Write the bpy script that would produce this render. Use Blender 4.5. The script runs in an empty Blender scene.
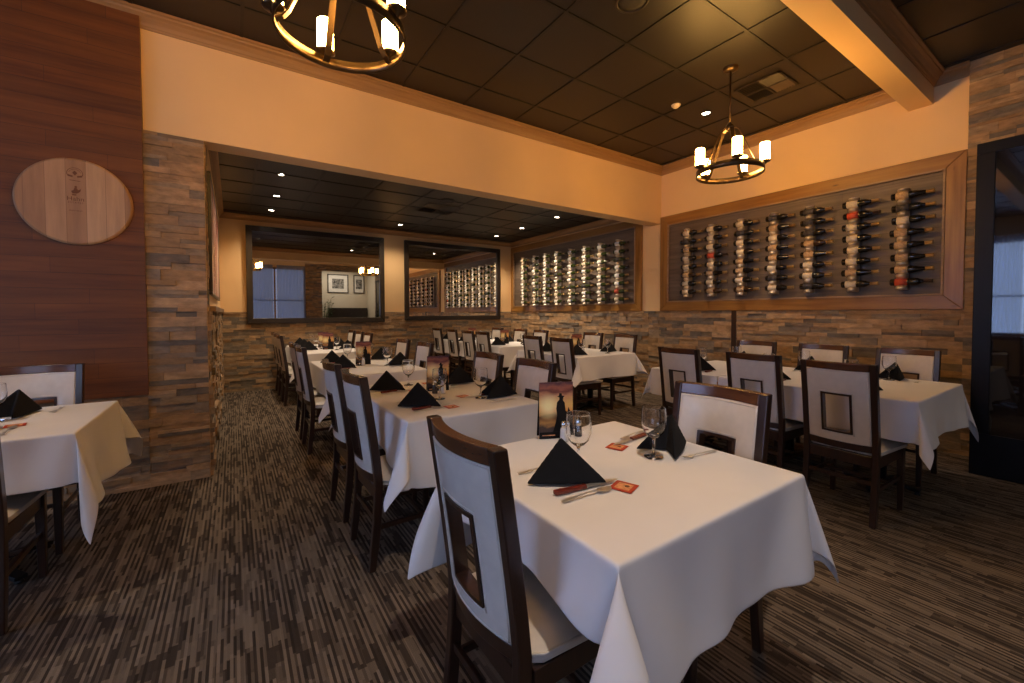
import bpy, bmesh, math, random
from mathutils import Vector, Matrix
PI = math.pi
C = bpy.context.scene.collection
random.seed(11)

# ------------------------------------------------------------------ materials
def new_mat(name):
    m = bpy.data.materials.new(name); m.use_nodes = True
    nt = m.node_tree; nt.nodes.clear()
    out = nt.nodes.new('ShaderNodeOutputMaterial')
    b = nt.nodes.new('ShaderNodeBsdfPrincipled')
    nt.links.new(b.outputs[0], out.inputs[0])
    return m, nt, b
def N(nt, kind, **kw):
    n = nt.nodes.new(kind)
    for k, v in kw.items(): setattr(n, k, v)
    return n
def L(nt, a, b): nt.links.new(a, b)
def math_(nt, op, a, b=None, c=None):
    n = N(nt, 'ShaderNodeMath', operation=op)
    for i, v in enumerate((a, b, c)):
        if v is None: continue
        if isinstance(v, (int, float)): n.inputs[i].default_value = v
        else: L(nt, v, n.inputs[i])
    return n.outputs[0]
def ramp(nt, fac, stops, interp='LINEAR'):
    n = N(nt, 'ShaderNodeValToRGB'); n.color_ramp.interpolation = interp
    el = n.color_ramp.elements
    while len(el) < len(stops): el.new(0.5)
    for e, (p, c) in zip(el, stops): e.position = p; e.color = (*c, 1)
    L(nt, fac, n.inputs[0]); return n.outputs[0]
def mixc(nt, fac, a, b, mode='MIX'):
    n = N(nt, 'ShaderNodeMix', data_type='RGBA', blend_type=mode)
    for i, v in ((0, fac), (6, a), (7, b)):
        if isinstance(v, (int, float)): n.inputs[i].default_value = v
        elif isinstance(v, tuple): n.inputs[i].default_value = (*v, 1)
        else: L(nt, v, n.inputs[i])
    return n.outputs[2]
def coords(nt, scale=(1, 1, 1), kind='Object'):
    t = N(nt, 'ShaderNodeTexCoord'); mp = N(nt, 'ShaderNodeMapping')
    mp.inputs['Scale'].default_value = scale
    L(nt, t.outputs[kind], mp.inputs[0]); return mp.outputs[0]
def noise(nt, vec, scale, detail=3, rough=.5):
    n = N(nt, 'ShaderNodeTexNoise'); n.inputs['Scale'].default_value = scale
    n.inputs['Detail'].default_value = detail; n.inputs['Roughness'].default_value = rough
    L(nt, vec, n.inputs['Vector']); return n.outputs[0]
def bump(nt, b, h, strength=.3, dist=.01):
    n = N(nt, 'ShaderNodeBump'); n.inputs['Strength'].default_value = strength
    n.inputs['Distance'].default_value = dist
    L(nt, h, n.inputs['Height']); L(nt, n.outputs[0], b.inputs['Normal'])
MATS = {}
def simple(name, col, rough=.5, metal=0, spec=.5, nz=0.08, nscale=12, coat=0, bmp=0):
    if name in MATS: return MATS[name]
    m, nt, b = new_mat(name)
    v = coords(nt); f = noise(nt, v, nscale)
    d = tuple(c * (1 - nz) for c in col); l = tuple(min(1, c * (1 + nz)) for c in col)
    L(nt, ramp(nt, f, [(.3, d), (.7, l)]), b.inputs['Base Color'])
    b.inputs['Roughness'].default_value = rough; b.inputs['Metallic'].default_value = metal
    b.inputs['Specular IOR Level'].default_value = spec; b.inputs['Coat Weight'].default_value = coat
    if bmp: bump(nt, b, noise(nt, v, nscale * 12), bmp, .002)
    MATS[name] = m; return m
def wood(name, c0, c1, axis='Z', scale=1.0, rough=.4, coat=0, knots=False, plank=0, plank_axis='Z'):
    """grain runs along `axis`; plank: board width"""
    m, nt, b = new_mat(name)
    k = [14, 14, 14]; k['XYZ'.index(axis)] = .9
    v = coords(nt, tuple(x * scale for x in k))
    g = noise(nt, v, 2.2, 6, .62)
    col = ramp(nt, g, [(.3, c0), (.5, tuple((a + d) / 2 for a, d in zip(c0, c1))), (.72, c1)])
    if knots:
        v2 = coords(nt, tuple((2.2 if 'XYZ'[i] == axis else 7) for i in range(3)))
        vo = N(nt, 'ShaderNodeTexVoronoi'); vo.inputs['Scale'].default_value = 1.3; L(nt, v2, vo.inputs[0])
        kf = ramp(nt, vo.outputs['Distance'], [(.02, (0, 0, 0)), (.11, (1, 1, 1))])
        col = mixc(nt, kf, tuple(c * .35 for c in c0), col)
    if plank:
        t = N(nt, 'ShaderNodeTexCoord'); s = N(nt, 'ShaderNodeSeparateXYZ'); L(nt, t.outputs['Object'], s.inputs[0])
        z = math_(nt, 'DIVIDE', s.outputs['XYZ'.index(plank_axis)], plank)
        fl = math_(nt, 'FLOOR', z); fr = math_(nt, 'FRACT', z)
        along = s.outputs['XYZ'.index(axis)]
        wn = N(nt, 'ShaderNodeTexWhiteNoise', noise_dimensions='1D'); L(nt, fl, wn.inputs['W'])
        al = math_(nt, 'ADD', math_(nt, 'DIVIDE', along, 1.4), math_(nt, 'MULTIPLY', wn.outputs[0], 7))
        wn2 = N(nt, 'ShaderNodeTexWhiteNoise', noise_dimensions='2D')
        cv = N(nt, 'ShaderNodeCombineXYZ'); L(nt, fl, cv.inputs[0]); L(nt, math_(nt, 'FLOOR', al), cv.inputs[1]); L(nt, cv.outputs[0], wn2.inputs[0])
        tone = ramp(nt, wn2.outputs[0], [(0, (.84, .84, .84)), (1, (1.08, 1.07, 1.05))])
        col = mixc(nt, 1.0, col, tone, 'MULTIPLY')
        gap = math_(nt, 'MINIMUM', math_(nt, 'GREATER_THAN', fr, .022), math_(nt, 'GREATER_THAN', math_(nt, 'FRACT', al), .0012))
        col = mixc(nt, gap, tuple(c * .55 for c in c0), col)
        bump(nt, b, math_(nt, 'ADD', gap, math_(nt, 'MULTIPLY', g, .6)), .45, .005)
    else: bump(nt, b, g, .12, .003)
    L(nt, col, b.inputs['Base Color'])
    b.inputs['Roughness'].default_value = rough; b.inputs['Coat Weight'].default_value = coat
    b.inputs['Coat Roughness'].default_value = .25
    MATS[name] = m; return m
def emis(name, col, s):
    m, nt, b = new_mat(name)
    b.inputs['Base Color'].default_value = (*col, 1); b.inputs['Roughness'].default_value = .3
    b.inputs['Emission Color'].default_value = (*col, 1); b.inputs['Emission Strength'].default_value = s
    MATS[name] = m; return m

def stone_mat():
    m, nt, b = new_mat('ledger_stone')
    g = N(nt, 'ShaderNodeNewGeometry'); r = g.outputs['Random Per Island']
    base = ramp(nt, r, [(0, (.13, .12, .112)), (.10, (.26, .185, .115)), (.28, (.36, .26, .165)), (.42, (.20, .175, .15)),
                        (.54, (.31, .215, .13)), (.68, (.27, .22, .165)), (.82, (.40, .30, .20)), (.92, (.15, .14, .135)), (1, (.29, .20, .12))], 'CONSTANT')
    v = coords(nt, (1, 1, 2.5))
    n1 = noise(nt, v, 9, 6, .65)
    n2 = noise(nt, coords(nt, (1, 1, 3)), 4, 4, .6)
    col = mixc(nt, 1.0, base, ramp(nt, n1, [(.25, (.55, .54, .52)), (.75, (1.6, 1.5, 1.35))]), 'MULTIPLY')
    rust = ramp(nt, n2, [(.5, (0, 0, 0)), (.72, (1, 1, 1))])
    col = mixc(nt, math_(nt, 'MULTIPLY', rust, .45), col, (.36, .20, .09))
    col = mixc(nt, 1.0, col, (1.08, 1.0, .90), 'MULTIPLY')
    L(nt, col, b.inputs['Base Color']); b.inputs['Roughness'].default_value = .78
    bump(nt, b, n1, .6, .012); MATS['stone'] = m; return m
def carpet_mat():
    m, nt, b = new_mat('striped_carpet')
    t = N(nt, 'ShaderNodeTexCoord'); s = N(nt, 'ShaderNodeSeparateXYZ'); L(nt, t.outputs['Object'], s.inputs[0])
    def layer(wd, l0, l1, seed):
        x = math_(nt, 'ADD', math_(nt, 'DIVIDE', s.outputs[0], wd), seed); cx = math_(nt, 'FLOOR', x)
        w = N(nt, 'ShaderNodeTexWhiteNoise', noise_dimensions='1D'); L(nt, cx, w.inputs['W'])
        w0 = N(nt, 'ShaderNodeTexWhiteNoise', noise_dimensions='1D'); L(nt, math_(nt, 'ADD', cx, 77.3), w0.inputs['W'])
        ln = math_(nt, 'ADD', l0, math_(nt, 'MULTIPLY', w0.outputs[0], l1))
        y = math_(nt, 'ADD', math_(nt, 'DIVIDE', s.outputs[1], ln), math_(nt, 'MULTIPLY', w.outputs[0], 31))
        cv = N(nt, 'ShaderNodeCombineXYZ'); L(nt, cx, cv.inputs[0]); L(nt, math_(nt, 'FLOOR', y), cv.inputs[1])
        w2 = N(nt, 'ShaderNodeTexWhiteNoise', noise_dimensions='2D'); L(nt, cv.outputs[0], w2.inputs[0])
        return w2.outputs[0], cx, math_(nt, 'FRACT', x)
    r1, c1, f1 = layer(.0105, .06, .20, 0.0)
    r2, c2, f2 = layer(.031, .08, .14, 5.5)
    par = math_(nt, 'FRACT', math_(nt, 'MULTIPLY', c1, .5))            # 0 or .5
    f = math_(nt, 'ADD', math_(nt, 'MULTIPLY', r1, .48), math_(nt, 'ADD', math_(nt, 'MULTIPLY', r2, .30), math_(nt, 'MULTIPLY', par, .54)))
    col = ramp(nt, f, [(.14, (.038, .028, .021)), (.44, (.068, .050, .038)), (.58, (.17, .130, .096)), (.95, (.26, .20, .148))])
    pile = noise(nt, t.outputs['Object'], 420, 2)
    col = mixc(nt, 1.0, col, ramp(nt, pile, [(.3, (.72, .72, .72)), (.7, (1.25, 1.25, 1.25))]), 'MULTIPLY')
    L(nt, col, b.inputs['Base Color']); b.inputs['Roughness'].default_value = .95
    b.inputs['Specular IOR Level'].default_value = .15
    bump(nt, b, math_(nt, 'ADD', f, pile), .5, .004); MATS['carpet'] = m; return m
def tile_mat(name, px, py, ox, oy):
    m, nt, b = new_mat(name)
    t = N(nt, 'ShaderNodeTexCoord'); s = N(nt, 'ShaderNodeSeparateXYZ'); L(nt, t.outputs['Object'], s.inputs[0])
    cx = math_(nt, 'FLOOR', math_(nt, 'DIVIDE', math_(nt, 'SUBTRACT', s.outputs[0], ox), px))
    cy = math_(nt, 'FLOOR', math_(nt, 'DIVIDE', math_(nt, 'SUBTRACT', s.outputs[1], oy), py))
    cv = N(nt, 'ShaderNodeCombineXYZ'); L(nt, cx, cv.inputs[0]); L(nt, cy, cv.inputs[1])
    w = N(nt, 'ShaderNodeTexWhiteNoise', noise_dimensions='2D'); L(nt, cv.outputs[0], w.inputs[0])
    col = ramp(nt, w.outputs[0], [(0, (.010, .007, .005)), (1, (.017, .012, .009))])
    n = noise(nt, t.outputs['Object'], 160, 3)
    L(nt, col, b.inputs['Base Color']); b.inputs['Roughness'].default_value = .42
    bump(nt, b, n, .35, .002); return m
STONE = stone_mat(); CARPET = carpet_mat()
def wallpaint(name, col):
    m, nt, b = new_mat(name); v = coords(nt)
    f = noise(nt, v, 1.6, 4); L(nt, ramp(nt, f, [(.3, tuple(c * .93 for c in col)), (.7, col)]), b.inputs['Base Color'])
    bump(nt, b, noise(nt, v, 90, 3), .12, .003); b.inputs['Roughness'].default_value = .62; MATS[name] = m; return m
PAINT = wallpaint('peach_paint', (.86, .575, .285))
PAINT2 = wallpaint('cream_paint', (.66, .60, .50))
CROWN = wood('crown_wood', (.30, .155, .055), (.42, .23, .09), 'X', .8, .5)
CROWNY = wood('crown_wood_y', (.30, .155, .055), (.42, .23, .09), 'Y', .8, .5)
PANEL = wood('barn_boards', (.11, .029, .002), (.235, .076, .008), 'X', .55, .55, 0, False, .105)
NICHE = wood('grey_boards', (.085, .062, .046), (.205, .150, .110), 'Y', .6, .55, 0, False, .16)
PINEY = wood('knotty_pine', (.20, .082, .012), (.38, .18, .038), 'Y', .7, .4, .15, True)
PINEZ = wood('knotty_pine_z', (.20, .082, .012), (.38, .18, .038), 'Z', .7, .4, .15, True)
WALNUT = wood('dark_walnut', (.016, .007, .0045), (.042, .016, .009), 'Z', 1, .28, .5)
RAILW = wood('rail_walnut', (.055, .019, .008), (.125, .045, .016), 'Y', 1, .25, .6)
LEDGE = wood('ledge_wood', (.24, .14, .075), (.42, .27, .16), 'Y', 1, .5)
DARKF = simple('espresso_frame', (.022, .015, .012), .35, 0, .5)
BLACK = simple('black_lacquer', (.008, .0075, .009), .4, 0, .18)
LEATHER = simple('cream_leather', (.66, .60, .53), .34, 0, .5, .04, 30, .15, .12)
LINEN = simple('white_linen', (.80, .77, .765), .85, 0, .25, .02, 6, 0, .1)
NAPKIN = simple('black_napkin', (.012, .012, .014), .9, 0, .2, .1, 30, 0, .3)
STEEL = simple('cutlery_steel', (.75, .73, .70), .38, .9)
RACK = simple('brushed_rack_steel', (.70, .60, .48), .42, .85)
BRONZE = simple('dark_bronze', (.10, .065, .035), .32, .9)
KNIFEW = simple('red_wood_handle', (.16, .022, .012), .3, 0, .5, .4, 60)
IRON = simple('black_iron', (.012, .012, .013), .4, .3)
FOIL = simple('gold_foil', (.62, .40, .17), .3, .8)
FOILD = simple('dark_foil', (.035, .018, .016), .35, .4)
SALT = simple('salt_white', (.75, .74, .72), .5)
CHROME = simple('chrome_cap', (.7, .7, .7), .15, 1)
REDCARD = simple('red_card', (.50, .045, .02), .5)
CREAMC = simple('orange_card_centre', (.75, .33, .14), .5, 0, .5, .3, 80)
VENT = simple('vent_metal', (.035, .026, .020), .5, .3)
VENTL = simple('vent_metal_light', (.13, .095, .07), .5, .2)
GRIL = simple('speaker_grille', (.022, .018, .016), .6)
DOME = simple('detector_plastic', (.55, .45, .36), .4)
INK = simple('burnt_ink', (.19, .075, .03), .8)
SHADE = emis('candle_glass', (1.0, .52, .125), 84)
DOWN = emis('downlight_lens', (1.0, .83, .62), 26)
def glass_mat(name, col=(1, 1, 1), rough=0, ior=1.45):
    m, nt, b = new_mat(name)
    b.inputs['Base Color'].default_value = (*col, 1); b.inputs['Roughness'].default_value = rough
    b.inputs['Transmission Weight'].default_value = 1; b.inputs['IOR'].default_value = ior
    MATS[name] = m; return m
GLASS = glass_mat('clear_glass')
WINE = [simple('dark_glass', (.008, .006, .005), .08, 0, .6), simple('green_glass', (.030, .040, .008), .08, 0, .6), simple('brown_glass', (.035, .016, .006), .08, 0, .6)]
LABELS = [simple('label_cream', (.68, .58, .44), .6, 0, .3, .12, 60), simple('label_white', (.80, .78, .74), .6, 0, .3, .06, 60),
          simple('label_tan', (.50, .34, .20), .6, 0, .3, .25, 60), simple('label_red', (.50, .07, .03), .6), simple('label_black', (.05, .045, .05), .5, 0, .4, .5, 80)]
m, nt, b = new_mat('mirror_silver'); b.inputs['Base Color'].default_value = (.80, .80, .80, 1); b.inputs['Metallic'].default_value = 1; b.inputs['Roughness'].default_value = .015; MIRROR = m
m, nt, b = new_mat('smoked_glass'); b.inputs['Base Color'].default_value = (.012, .009, .009, 1); b.inputs['Roughness'].default_value = .03; b.inputs['Specular IOR Level'].default_value = .8; SMOKED = m
m, nt, b = new_mat('sheer_curtain')
b.inputs['Base Color'].default_value = (.42, .44, .50, 1); b.inputs['Roughness'].default_value = .9
tr = N(nt, 'ShaderNodeBsdfTranslucent'); tr.inputs[0].default_value = (.5, .58, .75, 1)
tp = N(nt, 'ShaderNodeBsdfTransparent'); mx = N(nt, 'ShaderNodeMixShader'); mx2 = N(nt, 'ShaderNodeMixShader')
mx.inputs[0].default_value = .5; L(nt, b.outputs[0], mx.inputs[1]); L(nt, tr.outputs[0], mx.inputs[2])
mx2.inputs[0].default_value = .35; L(nt, mx.outputs[0], mx2.inputs[1]); L(nt, tp.outputs[0], mx2.inputs[2])
L(nt, mx2.outputs[0], [n for n in nt.nodes if n.type == 'OUTPUT_MATERIAL'][0].inputs[0]); SHEER = m
def barrel_mat():
    m, nt, b = new_mat('barrel_oak')
    t = N(nt, 'ShaderNodeTexCoord'); s = N(nt, 'ShaderNodeSeparateXYZ'); L(nt, t.outputs['Object'], s.inputs[0])
    x = math_(nt, 'DIVIDE', math_(nt, 'ADD', s.outputs[0], 1.02), .098); fl = math_(nt, 'FLOOR', x)
    w = N(nt, 'ShaderNodeTexWhiteNoise', noise_dimensions='1D'); L(nt, fl, w.inputs['W'])
    base = ramp(nt, w.outputs[0], [(0, (.42, .215, .095)), (.5, (.54, .30, .14)), (1, (.62, .38, .19))])
    g = noise(nt, coords(nt, (9, 9, .8)), 3, 5, .6)
    col = mixc(nt, 1.0, base, ramp(nt, g, [(.3, (.82, .80, .78)), (.7, (1.08, 1.08, 1.08))]), 'MULTIPLY')
    gap = math_(nt, 'GREATER_THAN', math_(nt, 'FRACT', x), .02)
    col = mixc(nt, gap, (.25, .13, .06), col)
    L(nt, col, b.inputs['Base Color']); b.inputs['Roughness'].default_value = .55; return m
BARREL = barrel_mat()
def sunset_mat():
    m, nt, b = new_mat('sunset_print')
    t = N(nt, 'ShaderNodeTexCoord'); s = N(nt, 'ShaderNodeSeparateXYZ'); L(nt, t.outputs['Object'], s.inputs[0])
    n = noise(nt, coords(nt, (12, 12, 26)), 1.6, 4)
    zz = math_(nt, 'ADD', math_(nt, 'DIVIDE', s.outputs[2], .24), math_(nt, 'MULTIPLY', math_(nt, 'SUBTRACT', n, .5), .22))
    sky = ramp(nt, zz, [(.05, (.018, .014, .03)), (.2, (.05, .03, .03)), (.27, (.45, .22, .06)), (.42, (.10, .035, .02)), (.5, (.75, .30, .06)), (.62, (.80, .48, .14)), (.78, (.55, .24, .12)), (.86, (.15, .04, .035)), (.93, (.34, .11, .07)), (1, (.10, .04, .05))])
    dx = math_(nt, 'ADD', s.outputs[0], .035); dz = math_(nt, 'SUBTRACT', s.outputs[2], .14)
    d = math_(nt, 'SQRT', math_(nt, 'ADD', math_(nt, 'MULTIPLY', dx, dx), math_(nt, 'MULTIPLY', dz, dz)))
    sun = ramp(nt, d, [(.010, (1, 1, 1)), (.06, (0, 0, 0))])
    col = mixc(nt, sun, sky, (1.0, .85, .42))
    L(nt, col, b.inputs['Base Color']); b.inputs['Roughness'].default_value = .3; return m
SUNSET = sunset_mat()
def art_mat(name, cols, sc):
    m, nt, b = new_mat(name); n = noise(nt, coords(nt, sc), 2.5, 5, .6)
    L(nt, ramp(nt, n, [(.28 + .44 * i / (len(cols) - 1), c) for i, c in enumerate(cols)]), b.inputs['Base Color'])
    b.inputs['Roughness'].default_value = .25; return m
ARTRED = art_mat('red_brown_print', [(.20, .04, .03), (.60, .22, .17), (.80, .60, .52), (.45, .10, .08)], (1, 1.5, .7))
ARTBW = art_mat('grey_print', [(.02, .02, .02), (.08, .08, .08), (.30, .29, .28), (.5, .48, .46)], (5, 5, 5))

# ------------------------------------------------------------------ mesh helpers
class MB:
    def __init__(s): s.v = []; s.f = []; s.sm = []
    def add(s, vs, fs, smooth=False):
        o = len(s.v); s.v += [tuple(x) for x in vs]; s.f += [tuple(i + o for i in f) for f in fs]; s.sm += [smooth] * len(fs); return s
    def box(s, x0, x1, y0, y1, z0, z1):
        return s.add([(x0, y0, z0), (x1, y0, z0), (x1, y1, z0), (x0, y1, z0), (x0, y0, z1), (x1, y0, z1), (x1, y1, z1), (x0, y1, z1)],
                     [(0, 3, 2, 1), (4, 5, 6, 7), (0, 1, 5, 4), (1, 2, 6, 5), (2, 3, 7, 6), (3, 0, 4, 7)])
    def hexa(s, lo, hi):      # two quads (4 pts each), lo -> hi
        return s.add(list(lo) + list(hi), [(0, 3, 2, 1), (4, 5, 6, 7), (0, 1, 5, 4), (1, 2, 6, 5), (2, 3, 7, 6), (3, 0, 4, 7)])
    def lathe(s, prof, seg=24, o=(0, 0, 0), axis='Z', close=False):
        vs = []
        for r, z in prof:
            for i in range(seg):
                a = 2 * PI * i / seg; p = (r * math.cos(a), r * math.sin(a), z)
                if axis == 'Y': p = (p[0], -p[2], p[1])      # axis pointing to -Y
                vs.append((p[0] + o[0], p[1] + o[1], p[2] + o[2]))
        n = len(prof); fs = []
        for j in range(n - 1 if not close else n):
            k = (j + 1) % n
            for i in range(seg):
                i2 = (i + 1) % seg; fs.append((j * seg + i, j * seg + i2, k * seg + i2, k * seg + i))
        if not close:
            if prof[0][0] > 1e-5: fs.append(tuple(reversed(range(seg))))
            if prof[-1][0] > 1e-5: fs.append(tuple((n - 1) * seg + i for i in range(seg)))
        return s.add(vs, fs, True)
    def bar(s, pts, w, h, up=(0, 0, 1), smooth=False):
        """rectangular bar swept along pts; w across, h along `up`"""
        pts = [Vector(p) for p in pts]; up = Vector(up); vs = []
        for i, p in enumerate(pts):
            d = (pts[min(i + 1, len(pts) - 1)] - pts[max(i - 1, 0)]).normalized()
            sd = d.cross(up); sd = sd.normalized() if sd.length > 1e-6 else Vector((1, 0, 0))
            u = sd.cross(d).normalized()
            for a, c in ((-1, -1), (1, -1), (1, 1), (-1, 1)): vs.append(p + sd * a * w / 2 + u * c * h / 2)
        fs = [(0, 1, 2, 3), tuple(4 * (len(pts) - 1) + i for i in (3, 2, 1, 0))]
        for j in range(len(pts) - 1):
            for i in range(4): fs.append((4 * j + i, 4 * j + 4 + i, 4 * j + 4 + (i + 1) % 4, 4 * j + (i + 1) % 4))
        return s.add(vs, fs, smooth)
    def tube(s, pts, r, seg=10):
        pts = [Vector(p) for p in pts]; vs = []
        for i, p in enumerate(pts):
            d = (pts[min(i + 1, len(pts) - 1)] - pts[max(i - 1, 0)]).normalized()
            a = d.cross(Vector((.31, .17, .93))).normalized(); c = d.cross(a)
            rr = r[i] if isinstance(r, (list, tuple)) else r
            for k in range(seg): t = 2 * PI * k / seg; vs.append(p + (a * math.cos(t) + c * math.sin(t)) * rr)
        fs = [tuple(reversed(range(seg))), tuple((len(pts) - 1) * seg + i for i in range(seg))]
        for j in range(len(pts) - 1):
            for i in range(seg): fs.append((j * seg + i, j * seg + (i + 1) % seg, (j + 1) * seg + (i + 1) % seg, (j + 1) * seg + i))
        return s.add(vs, fs, True)
    def prism(s, poly, o, u, v, depth):
        """extrude 2D poly placed at o with axes u,v by vector depth"""
        o, u, v, dp = Vector(o), Vector(u), Vector(v), Vector(depth)
        a = [o + u * x + v * y for x, y in poly]; n = len(a)
        return s.add(a + [p + dp for p in a], [tuple(reversed(range(n))), tuple(range(n, 2 * n))] + [(i, (i + 1) % n, n + (i + 1) % n, n + i) for i in range(n)])
    def build(s, name, mat, parent=None, loc=(0, 0, 0), bevel=0, seg=2, sub=0, solid=0, fix=True):
        me = bpy.data.meshes.new(name); me.from_pydata(s.v, [], s.f)
        me.polygons.foreach_set('use_smooth', s.sm)
        if fix:
            bm = bmesh.new(); bm.from_mesh(me); bmesh.ops.recalc_face_normals(bm, faces=bm.faces); bm.to_mesh(me); bm.free()
        me.update(); me.materials.append(mat)
        o = bpy.data.objects.new(name, me); C.objects.link(o); o.location = loc
        if parent: o.parent = parent
        if bevel:
            b = o.modifiers.new('bevel', 'BEVEL'); b.width = bevel; b.segments = seg; b.limit_method = 'ANGLE'; b.angle_limit = math.radians(35)
            me.polygons.foreach_set('use_smooth', [True] * len(me.polygons))
            b.harden_normals = True
        if sub: q = o.modifiers.new('sub', 'SUBSURF'); q.levels = sub; q.render_levels = sub
        if solid: q = o.modifiers.new('solid', 'SOLIDIFY'); q.thickness = solid; q.offset = -1
        return o
def tag(o, label, cat, group=None, kind=None):
    o['label'] = label
    if cat: o['category'] = cat
    if group: o['group'] = group
    if kind: o['kind'] = kind
    return o
def struct(o, label=None):
    o['kind'] = 'structure'
    if label: o['label'] = label
    return o
def thing(name, label, cat, loc=(0, 0, 0), rz=0, group=None):
    o = bpy.data.objects.new(name, None); C.objects.link(o); o.location = loc; o.rotation_euler = (0, 0, rz); o.empty_display_size = .1
    return tag(o, label, cat, group)
KIDS = {}
def kids(o): return [c for c in bpy.data.objects if c.parent == o]
def snap(o):       # record a tree once for quick copies
    return (o, [snap(c) for c in kids(o)])
def dup(tree, loc=None, rz=None, label=None, group=None, parent=None, mats=None):
    o, ch = tree; c = o.copy(); C.objects.link(c)
    if parent: c.parent = parent
    if loc is not None: c.location = loc
    if rz is not None: c.rotation_euler = (0, 0, rz)
    if label: c['label'] = label
    if group: c['group'] = group
    for t in ch: dup(t, parent=c)
    return c

# ------------------------------------------------------------------ room shell
XR, YH, YH2, YB, XL, YS = 5.494, 4.09, 4.30, 8.26, -5.2, -3.2
ZC, ZB = 3.50, 2.93
struct(MB().box(-5.6, 6.0, -7.2, 8.6, -.1, 0).build('floor', CARPET))
def ceil(name, x0, x1, y0, y1, z, px, py, ox, oy):
    o = struct(MB().box(x0, x1, y0, y1, z, z + .08).build(name, tile_mat(name + '_tiles', px, py, ox, oy)))
    g = MB(); w = .012
    k = math.ceil((x0 - ox) / px)
    while ox + k * px < x1: g.box(ox + k * px - w, ox + k * px + w, y0, y1, z - .007, z + .002); k += 1
    k = math.ceil((y0 - oy) / py)
    while oy + k * py < y1: g.box(x0, x1, oy + k * py - w, oy + k * py + w, z - .0066, z + .002); k += 1
    gg = g.build('ceiling_grid', simple('ceiling_grid_metal', (.008, .006, .005), .45), o, fix=False)
ceil('ceiling', XL, XR, 1.275, YH, ZC, .658, .625, 2.065, 2.368)
ceil('ceiling.001', XL, XR, YS, 1.10, ZC, .658, .625, 2.065, 2.368 - 3.125)
ceil('ceiling.002', -.17, XR, YH2, YB, ZB, .67, .60, .24, 4.42)
# walls
def W(name, mat, *b): return struct(MB().box(*b).build(name, mat))
W('wall_right', PAINT, XR, XR + .12, YS, YB + .12, 0, ZC + .2)
W('wall_back', PAINT, -.4, XR, YB, YB + .12, 0, ZB + .4)
W('wall_header', PAINT, -.17, XR, YH, YH2, 2.65, ZC + .05)
W('wall_front', PAINT, XL - .12, -.17, YH, YH2, 0, ZC + .05)
W('wall_divider', PAINT, -.37, -.17, YH2, YB, 0, ZB + .3)
# behind-camera walls: left wall with a window, near wall with a window and a wide opening
lw = MB(); lw.box(XL - .12, XL, YS - .12, .1, 0, ZC + .05); lw.box(XL - .12, XL, 2.7, YH, 0, ZC + .05); lw.box(XL - .12, XL, .1, 2.7, 0, .35); lw.box(XL - .12, XL, .1, 2.7, 2.95, ZC + .05)
struct(lw.build('wall_left', PAINT2))
nw = MB(); nw.box(XL, -4.2, YS - .12, YS, 0, ZC + .05); nw.box(-1.0, .3, YS - .12, YS, 0, ZC + .05); nw.box(-4.2, -1.0, YS - .12, YS, 0, .5); nw.box(-4.2, -1.0, YS - .12, YS, 3.15, ZC + .05); nw.box(.3, 2.55, YS - .12, YS, 0, .5); nw.box(.3, 2.55, YS - .12, YS, 3.15, ZC + .05); nw.box(2.55, 3.2, YS - .12, YS, 0, ZC + .05); nw.box(3.2, XR, YS - .12, YS, 3.12, ZC + .05)
struct(nw.build('wall_near', PAINT))
an = MB(); an.box(2.5, 6.0, -6.3, -6.2, 0, ZC); an.box(2.5, 2.6, -6.2, YS - .12, 0, ZC); an.box(5.9, 6.0, -6.2, YS - .12, 0, ZC); an.box(2.5, 6.0, -6.3, YS - .12, ZC, ZC + .1)
struct(an.build('wall_annex', PAINT2))

# stacked ledger stone, built from real blocks
def stones(name, o, u, nrm, length, z0, z1, seed, base=.02, d0=.002, d1=.022, holes=()):
    R_ = random.Random(seed); o, u, nrm = Vector(o), Vector(u), Vector(nrm); mb = MB(); z = z0
    def blk(a, b, za, zb, d):
        q = []
        for (s_, zz) in ((a, za), (b, za), (b, zb), (a, zb)): q.append(o + u * s_ + Vector((0, 0, zz)))
        q2 = [p + nrm * d for p in q]
        mb.add(q + q2, [(4, 5, 6, 7), (0, 1, 5, 4), (1, 2, 6, 5), (2, 3, 7, 6), (3, 0, 4, 7)])
    while z < z1 - .012:
        h = R_.choice((.036, .045, .055, .064, .075)) * R_.uniform(.9, 1.1)
        if z + h > z1 - .02: h = z1 - z
        a = -R_.uniform(0, .15)
        while a < length:
            ln = R_.uniform(.09, .38); b = min(a + ln, length)
            if length - b < .04: b = length
            aa = max(a, 0)
            if b > aa + .004:
                skip = any(h0 < (aa + b) / 2 < h1 and k0 < z + h / 2 < k1 for h0, h1, k0, k1 in holes)
                if not skip:
                    if h > .045 and R_.random() < .25:
                        zm = z + h * R_.uniform(.4, .6); blk(aa + .0005, b - .0005, z + .0004, zm, base + R_.uniform(d0, d1)); blk(aa + .0005, b - .0005, zm + .0004, z + h - .0004, base + R_.uniform(d0, d1))
                    else: blk(aa + .0005, b - .0005, z + .0004, z + h - .0004, base + R_.uniform(d0, d1))
            a = b
            if b >= length: break
        z += h
    return struct(mb.build(name, STONE, fix=True))
ST = 1.315
stones('wall_stone_back', (-.17, YB, 0), (1, 0, 0), (0, -1, 0), XR + .17, 0, ST, 1)
stones('wall_stone_right', (XR, .86, 0), (0, 1, 0), (-1, 0, 0), 3.43, 0, ST, 2)
stones('wall_stone_right_far', (XR, 4.29, 0), (0, 1, 0), (-1, 0, 0), YB - 4.33, 0, ST, 3)
stones('wall_stone_right_near', (XR, YS + .05, 0), (0, 1, 0), (-1, 0, 0), .865 - YS - .05, 0, ZC, 4, .03)
stones('wall_stone_column', (-.535, YH, 0), (1, 0, 0), (0, -1, 0), .365, 0, 2.645, 5, .01)
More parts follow.
